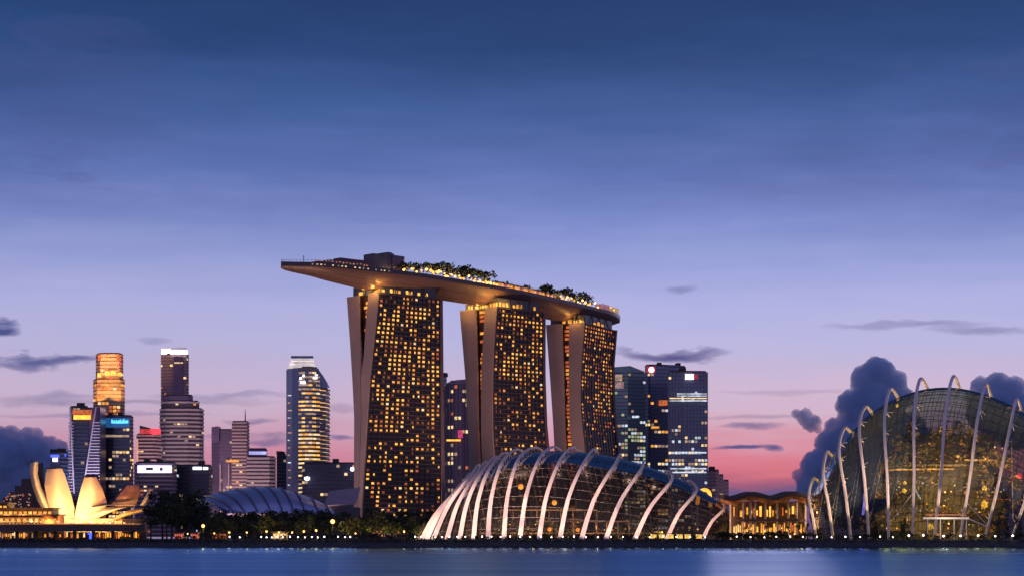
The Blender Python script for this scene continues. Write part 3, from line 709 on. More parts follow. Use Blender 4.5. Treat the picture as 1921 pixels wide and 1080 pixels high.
hub = thing('tall_glass_dome', 'tall leaning glass dome at the right edge, with hooked white ribs standing clear of it', 'conservatory', G(1740, 700))
n = len(CF); ribs = []; shells = []
for i, (f, mm_, tp, en_, b) in enumerate(CF):
    q = (i-6.3)/6.3; YF = 686+44*abs(q)**2.2; lift = 1-abs(q)
    Fp = G(f[0]+(f[0]-mm_[0])*.02, YF); Mp = P(*mm_, YF-2.5); Tp = P(*tp, YF+5); Ep = P(*en_, YF+11)
    mid = lerp(Fp, Mp, .5)+Vector(((1 if i > 6 else -1)*.0, -1.5, 0))
    c = catmull([Fp, mid, Mp, Tp, Ep], 9)
    ribs.append(c)
    B = G(b, YF+62+10*lift); off = Vector((1.4 if i < 7 else -.6, 4.5, 0))
    sh = catmull([Fp+off, mid+off, lerp(Mp, Vector((Ep.x, Mp.y, Mp.z)), .35)+Vector((0, 5, 0)), Ep, lerp(Ep, B, .35)+Vector((0, 8, 7*lift)), B], 8)
    shells.append(resample(sh, 44))
cols = [catmull([s[k] for s in shells], 4) for k in range(45)]
nn = len(cols[0]); m = MB(); m.loft([[cols[k][i] for k in range(45)] for i in range(nn)], closed=False)
m.build('glass_shell', glass('tall_dome_glass', (.40, .44, .45), .12, .07, (.28, .42, .56)), hub, smooth=True)
m = MB()
for i in range(0, nn): m.tube([cols[k][i] for k in range(45)], .12, 3)
for k in range(0, 45): m.tube(cols[k], .12, 3)
m.build('glazing_bars', BARS, hub)
for i, c in enumerate(ribs):
    if i == 0: continue
    m = MB(); m.tube(c, [.5+.12*q/(len(c)-1) for q in range(len(c))], 6, squash=.8); rb = m.build('rib', STEEL, hub)
    for q in range(4, 24, 4):
        tgt = min(shells[i], key=lambda x: (x-c[q]).length); b = MB(); b.tube([c[q], tgt], .16, 4); b.tube([c[q], tgt+Vector((1.0, 0, 1.6))], .1, 4); b.build('strut', STEEL, rb)
    foot = c[0]; top = c[20]; spot(foot+Vector((.4, -14, 1.4)), lerp(foot, top, .5), 52000*((top-foot).length/45)**1.3+2500, (1, .66, .47), 40, .9, .3)
# diagonal bracing rods
m = MB()
for i in range(1, len(shells)-2):
    if i < 5: m.tube([shells[i][2], shells[i+1][12]], .13, 4); m.tube([shells[i+1][4], shells[i+2][14] if i+2 < len(shells) else shells[i+1][14]], .1, 4)
    if i > 8: m.tube([shells[i][13], shells[i+1][3]], .13, 4)
m.tube([ribs[5][3], ribs[6][7]], .12, 4); m.tube([ribs[8][6], ribs[9][3]], .12, 4)
m.build('bracing_rods', STEEL, hub)
# planted mountain inside
mt = thing('planted_mountain', 'dark planted mound with glowing walkways inside the tall glass dome', 'indoor mountain', G(1770, 728))
INLEAF = [mat('indoor_leaf', (.075, .062, .024), .7, var=.6, scale=.8), mat('indoor_leaf_gold', (.22, .13, .03), .7, var=.5, scale=.8), mat('indoor_leaf_dark', (.02, .03, .014), .7, var=.4, scale=.8)]
rr = random.Random(8); m = MB(); rings = []
for i in range(13):
    z = 2.4+40*i/12; row_ = []
    for k in range(18):
        a = 2*math.pi*k/18; rd = (23-9*i/12)*(1+.4*mnoise.noise(Vector((math.cos(a)*1.3, math.sin(a)*1.3, i*.35)))); row_.append(G(1770, 728, z)+Vector((math.cos(a)*rd*1.15, math.sin(a)*rd*.65, 0)))
    rings.append(row_)
m.loft(rings); m.build('rock_core', mat('rock_dark', (.025, .022, .018), .9, scale=.2, var=.5), mt)
m = MB()
for k in range(190):
    i = rr.randrange(0, 12); p = rr.choice(rings[i])
    if p.y > 734: continue
    leaf_crown(m, p+Vector((rr.uniform(-3, 3), -.5, 0)), (2.6, 1.6, rr.uniform(2, 4)), 60, .55, rr, 6)
m.build('planting', INLEAF, mt)
m = MB()
for px, py, w_ in ((1672, 838, 2.2), (1690, 815, 2.6), (1712, 800, 3), (1735, 822, 3), (1752, 806, 3), (1775, 800, 3.4), (1800, 790, 3), (1822, 812, 3), (1845, 830, 3), (1868, 842, 3), (1890, 856, 3), (1660, 870, 2.4), (1652, 905, 2.6), (1905, 890, 3), (1700, 850, 4), (1740, 850, 4), (1800, 850, 4), (1850, 880, 4)):
    leaf_crown(m, P(px, py+14, 716), (w_, 2, 4.2), 150, .6, rr, 8)
m.build('crest_plants', INLEAF, mt)
def ring_walk(z, rd, a0, a1, mtl, wd=.35):
    m = MB(); c = G(1770, 728, z); pts = [c+Vector((math.cos(R(a))*rd*1.15, math.sin(R(a))*rd*.62, 0)) for a in range(a0, a1+1, 6)]
    m.tube(pts, wd, 4); m.build('walkway_light', mtl, mt)
ORW = mat('walkway_glow', (.1, .05, .02), .5, emit=(1, .45, .1), es=1.3, var=.8, scale=.4)
ring_walk(ZZ(879, 715), 20, 195, 300, ORW, .4); ring_walk(ZZ(862, 715), 21, 282, 350, ORW, .4); ring_walk(ZZ(935, 712), 22, 300, 345, RUST, .25)
ring_walk(ZZ(872, 715), 20.5, 200, 290, mat('walk_slab', (.12, .1, .08), .7), .5)
for k in range(95):
    px = rr.choice((rr.uniform(1670, 1890), rr.gauss(1765, 50))); py = min(990, max(800, rr.gauss(925, 45))); Y = 704+rr.uniform(0, 5)
    b = MB(); b.ball(P(px, py, Y), rr.uniform(.14, .38), seg=6, rings=4); b.build('small_light', rr.choice((LAMPY, CREAM, ORANGE, COOL, DIMW, AMBER)), mt)
for px, py, r_ in ((1683, 760, .55), (1846, 945, 1.3), (1847, 915, .9), (1696, 920, .8), (1697, 905, .6), (1745, 987, 1.0), (1797, 855, .6), (1912, 892, 1.0)):
    b = MB(); b.ball(P(px, py, 703), r_, seg=8, rings=6, jit=.8); b.build('glow_light', mat('yellow_glow', (.3, .2, .05), .5, emit=(1, .58, .05), es=.9, var=.8, scale=1.2) if px < 1900 else RED, mt)
m = MB(); a, b_ = P(1717, 917, 702), P(1727, 935, 702); m.tube([a, b_], .35, 5); m.build('white_fall', COOL, mt)
for k in range(26):
    point(P(rr.uniform(1660, 1900), rr.gauss(925, 38), rr.uniform(703, 708)), rr.uniform(2000, 8000), (1, rr.uniform(.45, .68), rr.uniform(.06, .25)), .3)
for px, py, pw in ((1700, 900, 2200), (1745, 880, 2600), (1800, 880, 2600), (1850, 900, 2200), (1690, 960, 1500), (1760, 960, 1800), (1830, 960, 1500), (1770, 830, 1800), (1880, 950, 1400)): point(P(px, py, 699), pw*4.5, (1, .52, .12), .5)
point(P(1618, 950, 720), 900, (.35, .25, 1), .5)
b = MB(); b.tube([P(1619, 965, 722), P(1622, 925, 722)], .5, 5); b.build('violet_light', mat('violet_glow', (.1, .1, .2), .5, emit=(.35, .25, 1), es=.8), mt)
# entrance canopy
Yc = 672; root = thing('entrance_canopy', 'white flat lit canopy on thin posts before the tall glass dome', 'canopy', G(1776, Yc))
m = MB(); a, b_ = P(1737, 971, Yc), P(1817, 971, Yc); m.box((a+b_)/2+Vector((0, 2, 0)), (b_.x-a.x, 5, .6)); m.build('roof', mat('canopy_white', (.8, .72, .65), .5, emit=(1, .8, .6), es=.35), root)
for px in (1740, 1764, 1790, 1813):
    m = MB(); m.tube([G(px, Yc), P(px, 972, Yc)], .18, 6); m.build('post', STEEL, root)
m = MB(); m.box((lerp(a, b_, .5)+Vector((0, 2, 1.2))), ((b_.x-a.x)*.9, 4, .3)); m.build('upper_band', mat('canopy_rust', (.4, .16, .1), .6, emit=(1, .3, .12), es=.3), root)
m = MB(); a = P(1817, 972, Yc); b_ = P(1850, 986, Yc); m.tube([a, b_], .22, 4); m.build('ramp_rail', STEEL, root)
point(P(1776, 985, Yc-3), 900, (1, .75, .5), .5)

# ------------------------------------------------------------------ pavilion between the domes
Y = 720; root = thing('lit_pavilion', 'two storey open pavilion glowing gold under a dark wavy flat roof, between the glass domes', 'pavilion', G(1440, Y))
m = MB(); rt = []
for k in range(25):
    px = 1358+k*6.7; x = px; yy = 934+4.0*math.sin(k*.55+.3)-1.8*(k/24); p = P(x, yy, Y-4); rt.append([p+Vector((0, -2.5, 0)), p+Vector((0, 16, .8)), p+Vector((0, 16, 2.0)), p+Vector((0, -2.5, 1.5))])
m.loft(rt); m.build('roof', mat('roof_dark', (.05, .04, .05), .7), root)
m = MB(); so_ = []
for r in rt: so_.append([r[0]+Vector((0, .6, -.15)), r[1]+Vector((0, -1, -.15)), r[1]+Vector((0, -1, -1.6)), r[0]+Vector((0, 2.5, -1.5-.6*math.sin(r[0].x)))])
m.loft(so_); m.build('soffit', mat('timber_soffit', (.5, .22, .07), .6, scale=.5, var=.3, stretch=(3, 1, 1)), root)
for px in (1370, 1394, 1408, 1417, 1436, 1458, 1479, 1495, 1511):
    m = MB(); m.tube([G(px, Y-2), P(px, 941, Y-2)], .36, 8); m.build('column', mat('column_cream', (.7, .55, .36), .6), root)
m = MB(); a, b_ = G(1372, Y+6), G(1512, Y+6); m.box(((a.x+b_.x)/2, Y+8, 9.6), (b_.x-a.x, 4, 14.8)); m.build('wall', mat('pav_wall', (.05, .028, .02), .8, scale=.4, var=.5), root)
m = MB(); m.box(((a.x+b_.x)/2, Y+1, ZZ(975, Y)), (b_.x-a.x-3, 9, .9)); m.build('upper_floor', mat('pav_floor', (.1, .06, .05), .8), root)
rr = random.Random(15)
for y0, y1, nC in ((948, 970, 22), (979, 1004, 34)):
    for k in range(nC):
        if rr.random() < .2: continue
        x0 = 1376+134*k/nC; x1 = x0+134/nC*rr.uniform(.3, .8); yb = lerp(y0, y1, rr.uniform(.55, 1)); yt = lerp(y0, y1, rr.uniform(0, .4))
        b = MB(); p, q = P(x0, yb, Y+5.8), P(x1, yt, Y+5.8); b.box((p+q)/2, (q.x-p.x, .2, q.z-p.z)); b.build('window', rr.choice((YELLOW, AMBER, AMBER, RUST, CREAM, ORANGE)), root)
for k in range(22):
    b = MB(); b.ball(P(rr.uniform(1378, 1512), rr.uniform(985, 1004), Y-4), rr.uniform(.15, .4), seg=6, rings=4); b.build('lantern_light', rr.choice((LAMPY, ORANGE, CREAM, RED)), root)
for px in (1385, 1412, 1440, 1468, 1498): point(P(px, 968, Y+1), 230, (1, .45, .10), .4); point(P(px+6, 995, Y-1), 420, (1, .62, .2), .4)

# ------------------------------------------------------------------ petal building at the left
Y0 = 1460
pb = thing('petal_building', 'white museum shaped like an opening flower, petals floodlit gold from below', 'museum', G(150, Y0))
PET = mat('petal_white', (.62, .50, .36), .5, scale=.12, var=.05)
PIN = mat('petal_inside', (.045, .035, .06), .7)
def petal(spine_l, spine_r, depth, Yb, Yt, name='petal', inner=True, mtl=None):
    """left and right outlines (px, py) from foot to tip; bulges towards the viewer and curls back"""
    n = 26; rings = []
    lf = resample([Vector((a, b, 0)) for a, b in spine_l], n); rg = resample([Vector((a, b, 0)) for a, b in spine_r], n)
    outer = []; inn = []
    for k in range(n+1):
        t = k/n; Yc = lerp(Yb, Yt, t**1.3); row_ = []; row2 = []
        for j in range(19):
            u = j/18; px = lerp(lf[k].x, rg[k].x, u); py = lerp(lf[k].y, rg[k].y, u); bul = math.sin(math.pi*u)
            row_.append(P(px, py, Yc-depth*bul*(.4+.6*math.sin(math.pi*min(1, t*.8+.1))))); row2.append(P(px, py, Yc+depth*.55+depth*.3*bul))
        rings.append(row_+row2[::-1])
    m = MB(); m.loft(rings); 
    root = m.build(name, mtl or PET, pb, smooth=False)
    return root
petal([(96, 975), (84, 962), (70, 938), (60, 910), (55.5, 885), (57, 868)], [(112, 975), (100, 958), (88, 935), (77, 912), (71, 890), (71.5, 865)], 7, Y0+2, Y0-6)
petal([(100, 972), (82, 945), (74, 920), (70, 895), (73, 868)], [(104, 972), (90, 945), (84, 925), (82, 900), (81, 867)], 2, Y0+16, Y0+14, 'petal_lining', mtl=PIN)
petal([(104, 976), (96, 960), (88, 935), (83.5, 910), (86, 886), (88.5, 879)], [(139, 976), (139.5, 950), (133, 925), (125, 900), (119, 883), (116.5, 878)], 6, Y0-4, Y0-10)
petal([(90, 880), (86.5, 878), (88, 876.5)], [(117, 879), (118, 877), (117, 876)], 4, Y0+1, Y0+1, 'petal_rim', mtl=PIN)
petal([(138, 980), (141, 962), (146, 938), (152, 914), (158, 895)], [(186, 972), (199, 955), (200, 940), (193, 918), (181, 894)], 6, Y0-6, Y0-12)
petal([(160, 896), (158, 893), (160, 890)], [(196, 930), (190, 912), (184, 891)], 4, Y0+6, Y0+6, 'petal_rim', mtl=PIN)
petal([(160, 978), (185, 970), (208, 960), (230, 952)], [(170, 962), (198, 951), (225, 948), (252, 948)], 5, Y0-8, Y0-16)
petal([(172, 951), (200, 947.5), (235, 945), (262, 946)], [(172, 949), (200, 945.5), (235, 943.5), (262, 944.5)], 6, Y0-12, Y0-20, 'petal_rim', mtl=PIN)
petal([(205, 948), (215, 938), (228, 922), (238, 910)], [(254, 948), (259, 935), (262, 922), (261, 910)], 5, Y0+4, Y0, mtl=mat('petal_timber', (.50, .30, .18), .6, scale=.5, var=.3, stretch=(.2, .2, 3)))
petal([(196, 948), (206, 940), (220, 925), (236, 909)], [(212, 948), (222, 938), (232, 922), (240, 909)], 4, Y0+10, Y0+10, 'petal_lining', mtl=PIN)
petal([(262, 948), (268, 938), (274, 928), (280, 915)], [(272, 948), (279, 938), (285, 928), (288, 918)], 3, Y0+4, Y0)
petal([(210, 978), (235, 968), (262, 960), (292, 954)], [(220, 966), (240, 957), (266, 952), (296, 950)], 4, Y0-14, Y0-22, mtl=mat('petal_gold', (.5, .34, .14), .6, scale=.4, var=.3, stretch=(3, .2, .2)))
m = MB(); m.prism([(G(95, Y0).x, Y0-6), (G(235, Y0).x, Y0-12), (G(262, Y0).x, Y0+30), (G(95, Y0).x, Y0+30)], 2.4, ZZ(972, Y0)); m.build('base', mat('petal_base', (.35, .25, .16), .7), pb)
for k in range(26):
    b = MB(); b.box(P(98+k*5.4, rnd.uniform(975.5, 980), Y0-18), (rnd.uniform(.6, 1.5), .6, 1.0)); b.build('base_light', rnd.choice((LAMPY, CREAM, ORANGE, YELLOW)), pb)
for px, tx, ty, pw in ((92, 66, 905, 42000), (112, 108, 920, 66000), (125, 118, 930, 46000), (160, 165, 930, 66000), (178, 172, 935, 46000), (205, 230, 950, 30000), (245, 245, 930, 16000), (270, 278, 935, 9000)):
    spot(P(px, 984, Y0-38), P(tx, ty, Y0-4), pw*.9, (1, .52, .16), 75, .8, .6)
for px, tx, ty, pw in ((95, 64, 890, 160000), (120, 104, 900, 260000), (165, 170, 910, 260000), (215, 240, 935, 120000)):
    spot(P(px, 990, Y0-110), P(tx, ty, Y0-4), pw*.9, (1, .31, .06), 45, .9, 1)
for px in (105, 130, 150, 170, 195): point(P(px, 976, Y0-22), 26000, (1, .68, .32), .6)

# terraces left of the petals
Y = 1360; root = thing('terrace_block', 'low curved terraces with rows of gold lit windows left of the petal building', 'building', G(50, Y))
for y0, y1, x0, x1, dY in ((966, 983, -60, 108, 0), (954, 966, -40, 98, 14), (944, 954, -60, 14, 26)):
    a, b_ = P(x0, y1, Y+dY), P(x1, y0, Y+dY); m = MB(); m.box(((a.x+b_.x)/2, Y+dY+10, (2.4+b_.z)/2), (b_.x-a.x, 20, b_.z-2.4)); m.build('storey', mat('terrace_wall', (.16, .10, .07), .8, scale=.2, var=.3), root)
    m = MB(); m.box(((a.x+b_.x)/2, Y+dY+9, b_.z+.5), (b_.x-a.x+3, 24, .9)); m.build('roof', mat('terrace_roof', (.14, .08, .05), .7), root)
    nW = int((x1-x0)/(11 if y1 > 975 else 9))
    for k in range(nW):
        px = x0+(k+.5)*(x1-x0)/nW; p = P(px, (y0+y1)/2+1, Y+dY-.4); b = MB(); b.box(p, (2.3, .4, (a.z-b_.z)*-.42)); b.build('window', YELLOW if rnd.random() < .5 else AMBER, root)
for k in range(34): b = MB(); b.box(P(-2+k*3.4, 977+rnd.uniform(-1, 1), Y-3), (.9, .4, .7)); b.build('promenade_light', rnd.choice((CREAM, AMBER, DIMW, WHITE if k % 9 == 0 else CREAM)), root)
for px in (10, 40, 70): point(P(px, 962, Y-6), 4200, (1, .5, .15), .5)
# dark stepped block behind them
Y = 1750; root = thing('stepped_building', 'dark stepped building rising to a blunt tip at the far left edge', 'building', G(30, Y))
for k, (x0, x1, yt) in enumerate(((-20, 62, 945), (5, 58, 932), (16, 56, 922), (26, 54, 910), (38, 52, 897))):
    a, b_ = P(x0, 1009, Y), P(x1, yt, Y); m = MB(); m.box(((a.x+b_.x)/2, Y+15, (2.4+b_.z)/2), (b_.x-a.x, 30-2*k, b_.z-2.4)); m.build('storey', mat('stepped_wall', (.10, .07, .08), .8, scale=.15, var=.3), root)
for k in range(40):
    px = rnd.uniform(6, 58); py = rnd.uniform(924, 950); b = MB(); b.box(P(px, py, Y-.6), (1.0, .5, .9)); b.build('window', rnd.choice((DIMW, RUST, DIMW)), root)

# bridge deck and shops at the waterside
Y = 1000; a, b_ = P(-60, 983, Y), P(262, 996, Y)
br = thing('waterside_bridge', 'long dark flat bridge deck running along the left shore', 'bridge', ((a.x+b_.x)/2, Y, 2.4))
m = MB(); m.box(((a.x+b_.x)/2, Y+7, (a.z+b_.z)/2), (b_.x-a.x, 14, a.z-b_.z)); m.build('deck', mat('bridge_concrete', (.10, .075, .08), .8, scale=.1, var=.2), br)
m = MB(); m.box(((a.x+b_.x)/2, Y-.3, a.z+.2), (b_.x-a.x, .5, .5)); m.build('parapet_light', mat('parapet_glow', (.3, .12, .06), .6, emit=(1, .35, .12), es=.28, var=.6, scale=.05), br)
for k in range(9):
    px = -40+k*36; m = MB(); p = G(px, Y+7); m.box((p.x, p.y, (2.4+b_.z)/2), (1.3, 3, b_.z-2.4)); m.build('pier', mat('bridge_concrete', (.1, .075, .08), .8), br)
for k in range(40):
    p = P(-8+k*6.6, 981.5+rnd.uniform(-.5, .7), Y); b = MB(); b.box(p, (.5, .4, .5)); b.build('deck_light', rnd.choice((CREAM, DIMW, ORANGE)), br)
Y = 1016; sh = thing('shop_row', 'low row of gold lit shopfronts beneath the dark bridge deck', 'shops', G(120, Y))
a, b_ = G(-60, Y), P(268, 997, Y); m = MB(); m.box(((a.x+b_.x)/2, Y+4, (2.4+b_.z)/2), (b_.x-a.x, 8, b_.z-2.4)); m.build('wall', mat('shop_wall', (.08, .05, .05), .8), sh)
for k in range(66):
    px = -4+k*4.05
    if 76 < px < 84 or 160 < px < 172: continue
    den = .9 if px < 76 or px > 172 else .6
    if rnd.random() > den: continue
    p = P(px+rnd.uniform(-.5, .5), 1003+rnd.uniform(-1.5, 1.5), Y-.2); b = MB(); b.box(p, (rnd.uniform(.5, .95), .3, rnd.uniform(1.2, 3.2))); b.build('window', rnd.choice((AMBER, RUST, CREAM, AMBER, DIMW) if px < 160 else (AMBER, ORANGE, AMBER, RUST)), sh)
b = MB(); b.box(P(169.5, 1004, Y-1), (1.2, .4, 3.6)); b.build('blue_window', BLUE, sh)
b = MB(); b.box(P(168.5, 1000, Y-1.2), (2.2, .4, 1.0)); b.build('blue_window', BLUE, sh)
for px in (10, 40, 70, 110, 140, 190, 220, 250): point(P(px, 1004, Y-3), 160, (1, .5, .15), .3)

# ------------------------------------------------------------------ curved convention roof
Y = 1260; root = thing('convention_hall', 'wide hall with a ribbed blue metal roof curved like a shell, behind the park trees', 'hall', G(490, Y))
top = [(362, 944), (372, 936), (400, 925), (440, 917), (480, 913), (515, 914), (550, 922), (590, 936), (620, 952)]
tp = catmull([Vector((a, b, 0)) for a, b in top], 4); rg = []
for p in tp:
    s = (p.x-362)/258; row_ = []
    for k in range(9):
        u = k/8; px = p.x+lerp(-22, 6, 1-u)*0+(1-u)*(52*(1-s)+8); py = lerp(962, p.y, math.sin(u*math.pi/2)**.8); row_.append(P(px, min(py, 962), Y+70*(1-math.cos(u*math.pi/2))))
    rg.append(row_)
m = MB(); m.loft(rg, closed=False); m.build('roof', mat('roof_blue', (.50, .54, .74), .35, .5, scale=.03, var=.08), root, smooth=True)
m = MB()
for i in range(3, len(rg)-1, 3):
    q = [v+Vector((0, -.8, .5)) for v in rg[i]]; m.tube(q, .6, 4)
m.build('roof_ribs', mat('roof_rib', (.08, .09, .16), .5), root)
a, b_ = G(372, Y+12), G(625, Y+12); m = MB(); m.box(((a.x+b_.x)/2, Y+40, 10), (b_.x-a.x, 60, 15)); m.build('wall', mat('hall_wall', (.05, .05, .06), .8), root)
Y = 1420; root = thing('grey_shed', 'low grey sloping roof between the curved blue roof and the widest tower', 'building', G(640, Y))
a, b_ = P(608, 950, Y), P(668, 928, Y); m = MB(); m.prism([(a.x, Y), (b_.x, Y), (b_.x, Y+40), (a.x, Y+40)], 2.4, a.z); m.build('wall', mat('shed_wall', (.10, .09, .11), .8), root)
m = MB(); m.loft([[Vector((a.x, Y-1, a.z)), Vector((a.x, Y+40, b_.z+3)), Vector((a.x, Y+40, b_.z+4)), Vector((a.x, Y-1, a.z+1))], [Vector((b_.x, Y-1, a.z+2)), Vector((b_.x, Y+40, b_.z+6)), Vector((b_.x, Y+40, b_.z+7)), Vector((b_.x, Y-1, a.z+3))]]); m.build('roof', mat('shed_roof', (.30, .26, .32), .6), root)

# ------------------------------------------------------------------ distant skyscrapers
NAVY = mat('glass_navy', (.10, .14, .26), .25, .55, scale=.02, var=.25)
TEAL = mat('glass_teal', (.12, .20, .26), .25, .5, scale=.02, var=.3)
VIOL = mat('glass_violet', (.13, .09, .17), .3, .4, scale=.02, var=.25)
PLUM = mat('glass_plum', (.07, .05, .08), .35, .2, scale=.02, var=.3)
MAUVE = mat('stone_mauve', (.46, .32, .34), .7, scale=.02, var=.12)
GREYB = mat('stone_grey', (.50, .41, .43), .7, scale=.02, var=.12)
DARKB = mat('glass_black', (.05, .06, .11), .25, .4, scale=.02, var=.3)
LINE = mat('spandrel_dark', (.07, .075, .13), .5); LINEL = mat('spandrel_pale', (.40, .34, .40), .6)
SK = 'distant office towers'
def sky_tower(name, label, chain, ytop, Y, depth, body, fh=4.0, bay=4.0, lit=.1, pal=((AMBER, 1), (CREAM, 1)), ledge=LINE, fin=None, seed=1, ybase=1006, cap=45, root=None, rows=None, lh=.7, skip=0):
    rr = random.Random(seed)
    if root is None: root = thing(name, label, 'office tower', G((chain[0][0]+chain[-1][0])/2, Y), SK)
    z1 = ZZ(ytop, Y); z0 = max(2.4, ZZ(ybase, Y))
    fp = [G(px, Y+d, 0) for px, d in chain]; bk = [Vector((p.x+(p.x/p.y)*depth, p.y+depth, 0)) for p in (fp[-1], fp[0])]
    poly = fp+bk; m = MB(); m.prism([(p.x, p.y) for p in poly], z0, z1); m.build('body', body, root)
    m = MB(); mf = MB(); cells = []
    for sg, (a, b) in enumerate(zip(fp, fp[1:])):
        d = (b-a); ln = d.length; d.normalize(); n = Vector((d.y, -d.x, 0)); nb = max(1, round(ln/bay)); nf = max(1, int((z1-z0)/fh))
        for i in range(nf):
            z = z0+(z1-z0)*(i+1)/nf
            if ledge and sg >= skip:
                q = [a+n*.1, a+n*.9]; m.loft([[a+n*.05+Vector((0, 0, z-lh)), a+n*.9+Vector((0, 0, z-lh)), a+n*.9+Vector((0, 0, z)), a+n*.05+Vector((0, 0, z))], [b+n*.05+Vector((0, 0, z-lh)), b+n*.9+Vector((0, 0, z-lh)), b+n*.9+Vector((0, 0, z)), b+n*.05+Vector((0, 0, z))]])
            fy = HY-(z-HC)*F/Y
            rowlit = lit*(interp(rows, fy) if rows else 1)*(1+1.2*mnoise.noise(Vector((seed*3.3, i*.5, 0))))
            streak = 0
            for j in range(nb):
                pr = 1.5*rowlit*(3.5 if streak else .75)
                if rr.random() < pr:
                    streak = 1; u0 = (j+.12)/nb; u1 = (j+.9)/nb; p, q = lerp(a, b, u0)+n*.35, lerp(a, b, u1)+n*.35; zb = Vector((0, 0, z-fh+.4)); zt = Vector((0, 0, z-lh-.3))
                    cells.append((0, (p+zb, q+zb, q+zt, p+zt), rr.choices(range(len(pal)), [k[1] for k in pal])[0]))
                else: streak = 0
        if fin:
            for j in range(nb+1):
                p = lerp(a, b, j/nb); mf.loft([[p-d*.4+n*.1+Vector((0, 0, z)), p-d*.4+n*1.2+Vector((0, 0, z)), p+d*.4+n*1.2+Vector((0, 0, z)), p+d*.4+n*.1+Vector((0, 0, z))] for z in (z0, z1)])
    if m.v: m.build('floor_bands', ledge, root)
    if mf.v: mf.build('facade_fins', fin, root)
    rr.shuffle(cells); window_parts(cells, root, [k[0] for k in pal], cap)
    cpt = sum(poly, Vector())/len(poly)
    m = MB(); m.prism([(p.x, p.y) for p in [lerp(cpt, p, .93) for p in poly]], z1, z1+1.6); m.build('roof_parapet', DARKM, root)
    if root.get('category') and name:
        for q in range(2):
            pq = lerp(cpt, rr.choice(poly), rr.uniform(.2, .5)); m = MB(); m.box((pq.x, pq.y, z1+2.2+q), (rr.uniform(5, 9), rr.uniform(5, 8), rr.uniform(3, 5))); m.build('roof_plant', DARKM, root)
    return root, fp, z0, z1
def sign(root, px0, px1, y0, y1, Y, mtl, name='sign', th=1.0):
    a, b = P(px0, y1, Y), P(px1, y0, Y); m = MB(); m.box((a+b)/2, (b.x-a.x, th, b.z-a.z)); return m.build(name, mtl, root)
# 1 small blue tower at the far left
r, *_ = sky_tower('office_tower', 'small dark blue tower with one white sign behind the left petals', [(94, 6), (112, 0), (128, 14)], 848, 2000, 25, NAVY, lit=.02, seed=1, pal=((BLUE, 1),))
sign(r, 99, 108, 858, 865, 1994, WHITE); sign(r, 95, 111, 852, 857, 1995, BLUE, 'sign_backing')
# 2 dark tower with gold sign and white bands
r, *_ = sky_tower('office_tower', 'dark tower with a gold sign and a slanting white banded side', [(131, 6), (136, 0), (166, 0)], 763, 2050, 30, DARKB, lit=.02, seed=2, ledge=LINE, pal=((DIMW, 1),))
sign(r, 138, 170, 778, 786, 2046, ORANGE); sign(r, 136, 172, 768, 777, 2047.5, RUST, 'sign_backing')
WB = mat('band_white', (.62, .54, .66), .5, scale=.05, var=.1)
for k in range(24):
    yy = 792+k*5.6
    xs = lerp(178, 157, (yy-763)/170); m = MB(); m.box((P(xs, yy, 2046)+P(188, yy, 2046))/2, ((188-xs)*2046/F, 6, 1.2)); m.build('white_band', WB, r)
    m = MB(); m.box((P(128.5, yy, 2046)+P(138, yy, 2046))/2, (9.5*2046/F, 4, 1.0)); m.build('white_band', WB, r)
for x0, x1 in ((180, 155), (131.5, 139)): m = MB(); m.tube([P(x0, 763, 2043), P(x1, 925, 2043)], .9, 4); m.build('edge_trim', WB, r)
spot(P(160, 960, 1990), P(165, 830, 2046), 300000, (.85, .75, 1), 90, .8, 2)
m = MB(); a, b = P(178, 763, 2054), P(188, 1006, 2054); m.prism([(P(165, 0, 2052).x, 2052), (P(188, 0, 2052).x, 2052), (P(189, 0, 2052).x, 2078), (P(165, 0, 2052).x, 2078)], 2.4, ZZ(763, 2050)); m.build('side_wing', VIOL, r)
# 3 gold crowned tower
Yg = 2650; GOLD = mat('stone_gold', (.50, .36, .24), .6, scale=.03, var=.15)
r, *_ = sky_tower('office_tower', 'tall stone tower with red and gold floodlit crown at far left', [(175, 14), (183, 2), (204, 0), (226, 2), (234, 14)], 711, Yg, 30, GOLD, fh=5, bay=5, lit=.18, seed=3, pal=((AMBER, 2), (CREAM, 1), (RUST, 2)), ledge=mat('gold_dark', (.16, .09, .08), .7), rows=[(700, .5), (775, 1)])
r, fp, z0, z1 = sky_tower('', '', [(180, 14), (188, 2), (205, 0), (224, 2), (231, 14)], 663, Yg+4, 24, GOLD, fh=5, bay=5, lit=.12, seed=4, pal=((RED, 1), (AMBER, 1), (CREAM, 1)), ledge=mat('gold_dark', (.16, .09, .08), .7), ybase=711, root=r)
for x0, x1, y0, y1, mm in ((184, 189, 665, 676, RUST), (192, 200, 664.5, 670, mat('lit_redgold', (.2, .1, .05), .5, emit=(1, .25, .12), es=.9, var=.5, scale=.1)), (219, 227, 665, 676, RUST), (183, 190, 699, 707, YELLOW), (197, 205, 696, 704, YELLOW), (208, 217, 695, 704, YELLOW), (221, 228, 698, 705, AMBER)):
    sign(r, x0, x1, y0, y1, Yg-3, mm, 'lit_panel')  # glowing panels stand in for floodlit patches of the stone crown
for px in (188, 205, 222): spot(P(px, 712, Yg-30), P(px, 680, Yg), 150000, (1, .42, .16), 80)
for px in (184, 224): spot(P(px, 748, Yg-30), P(px, 720, Yg), 190000, (1, .52, .16), 80)
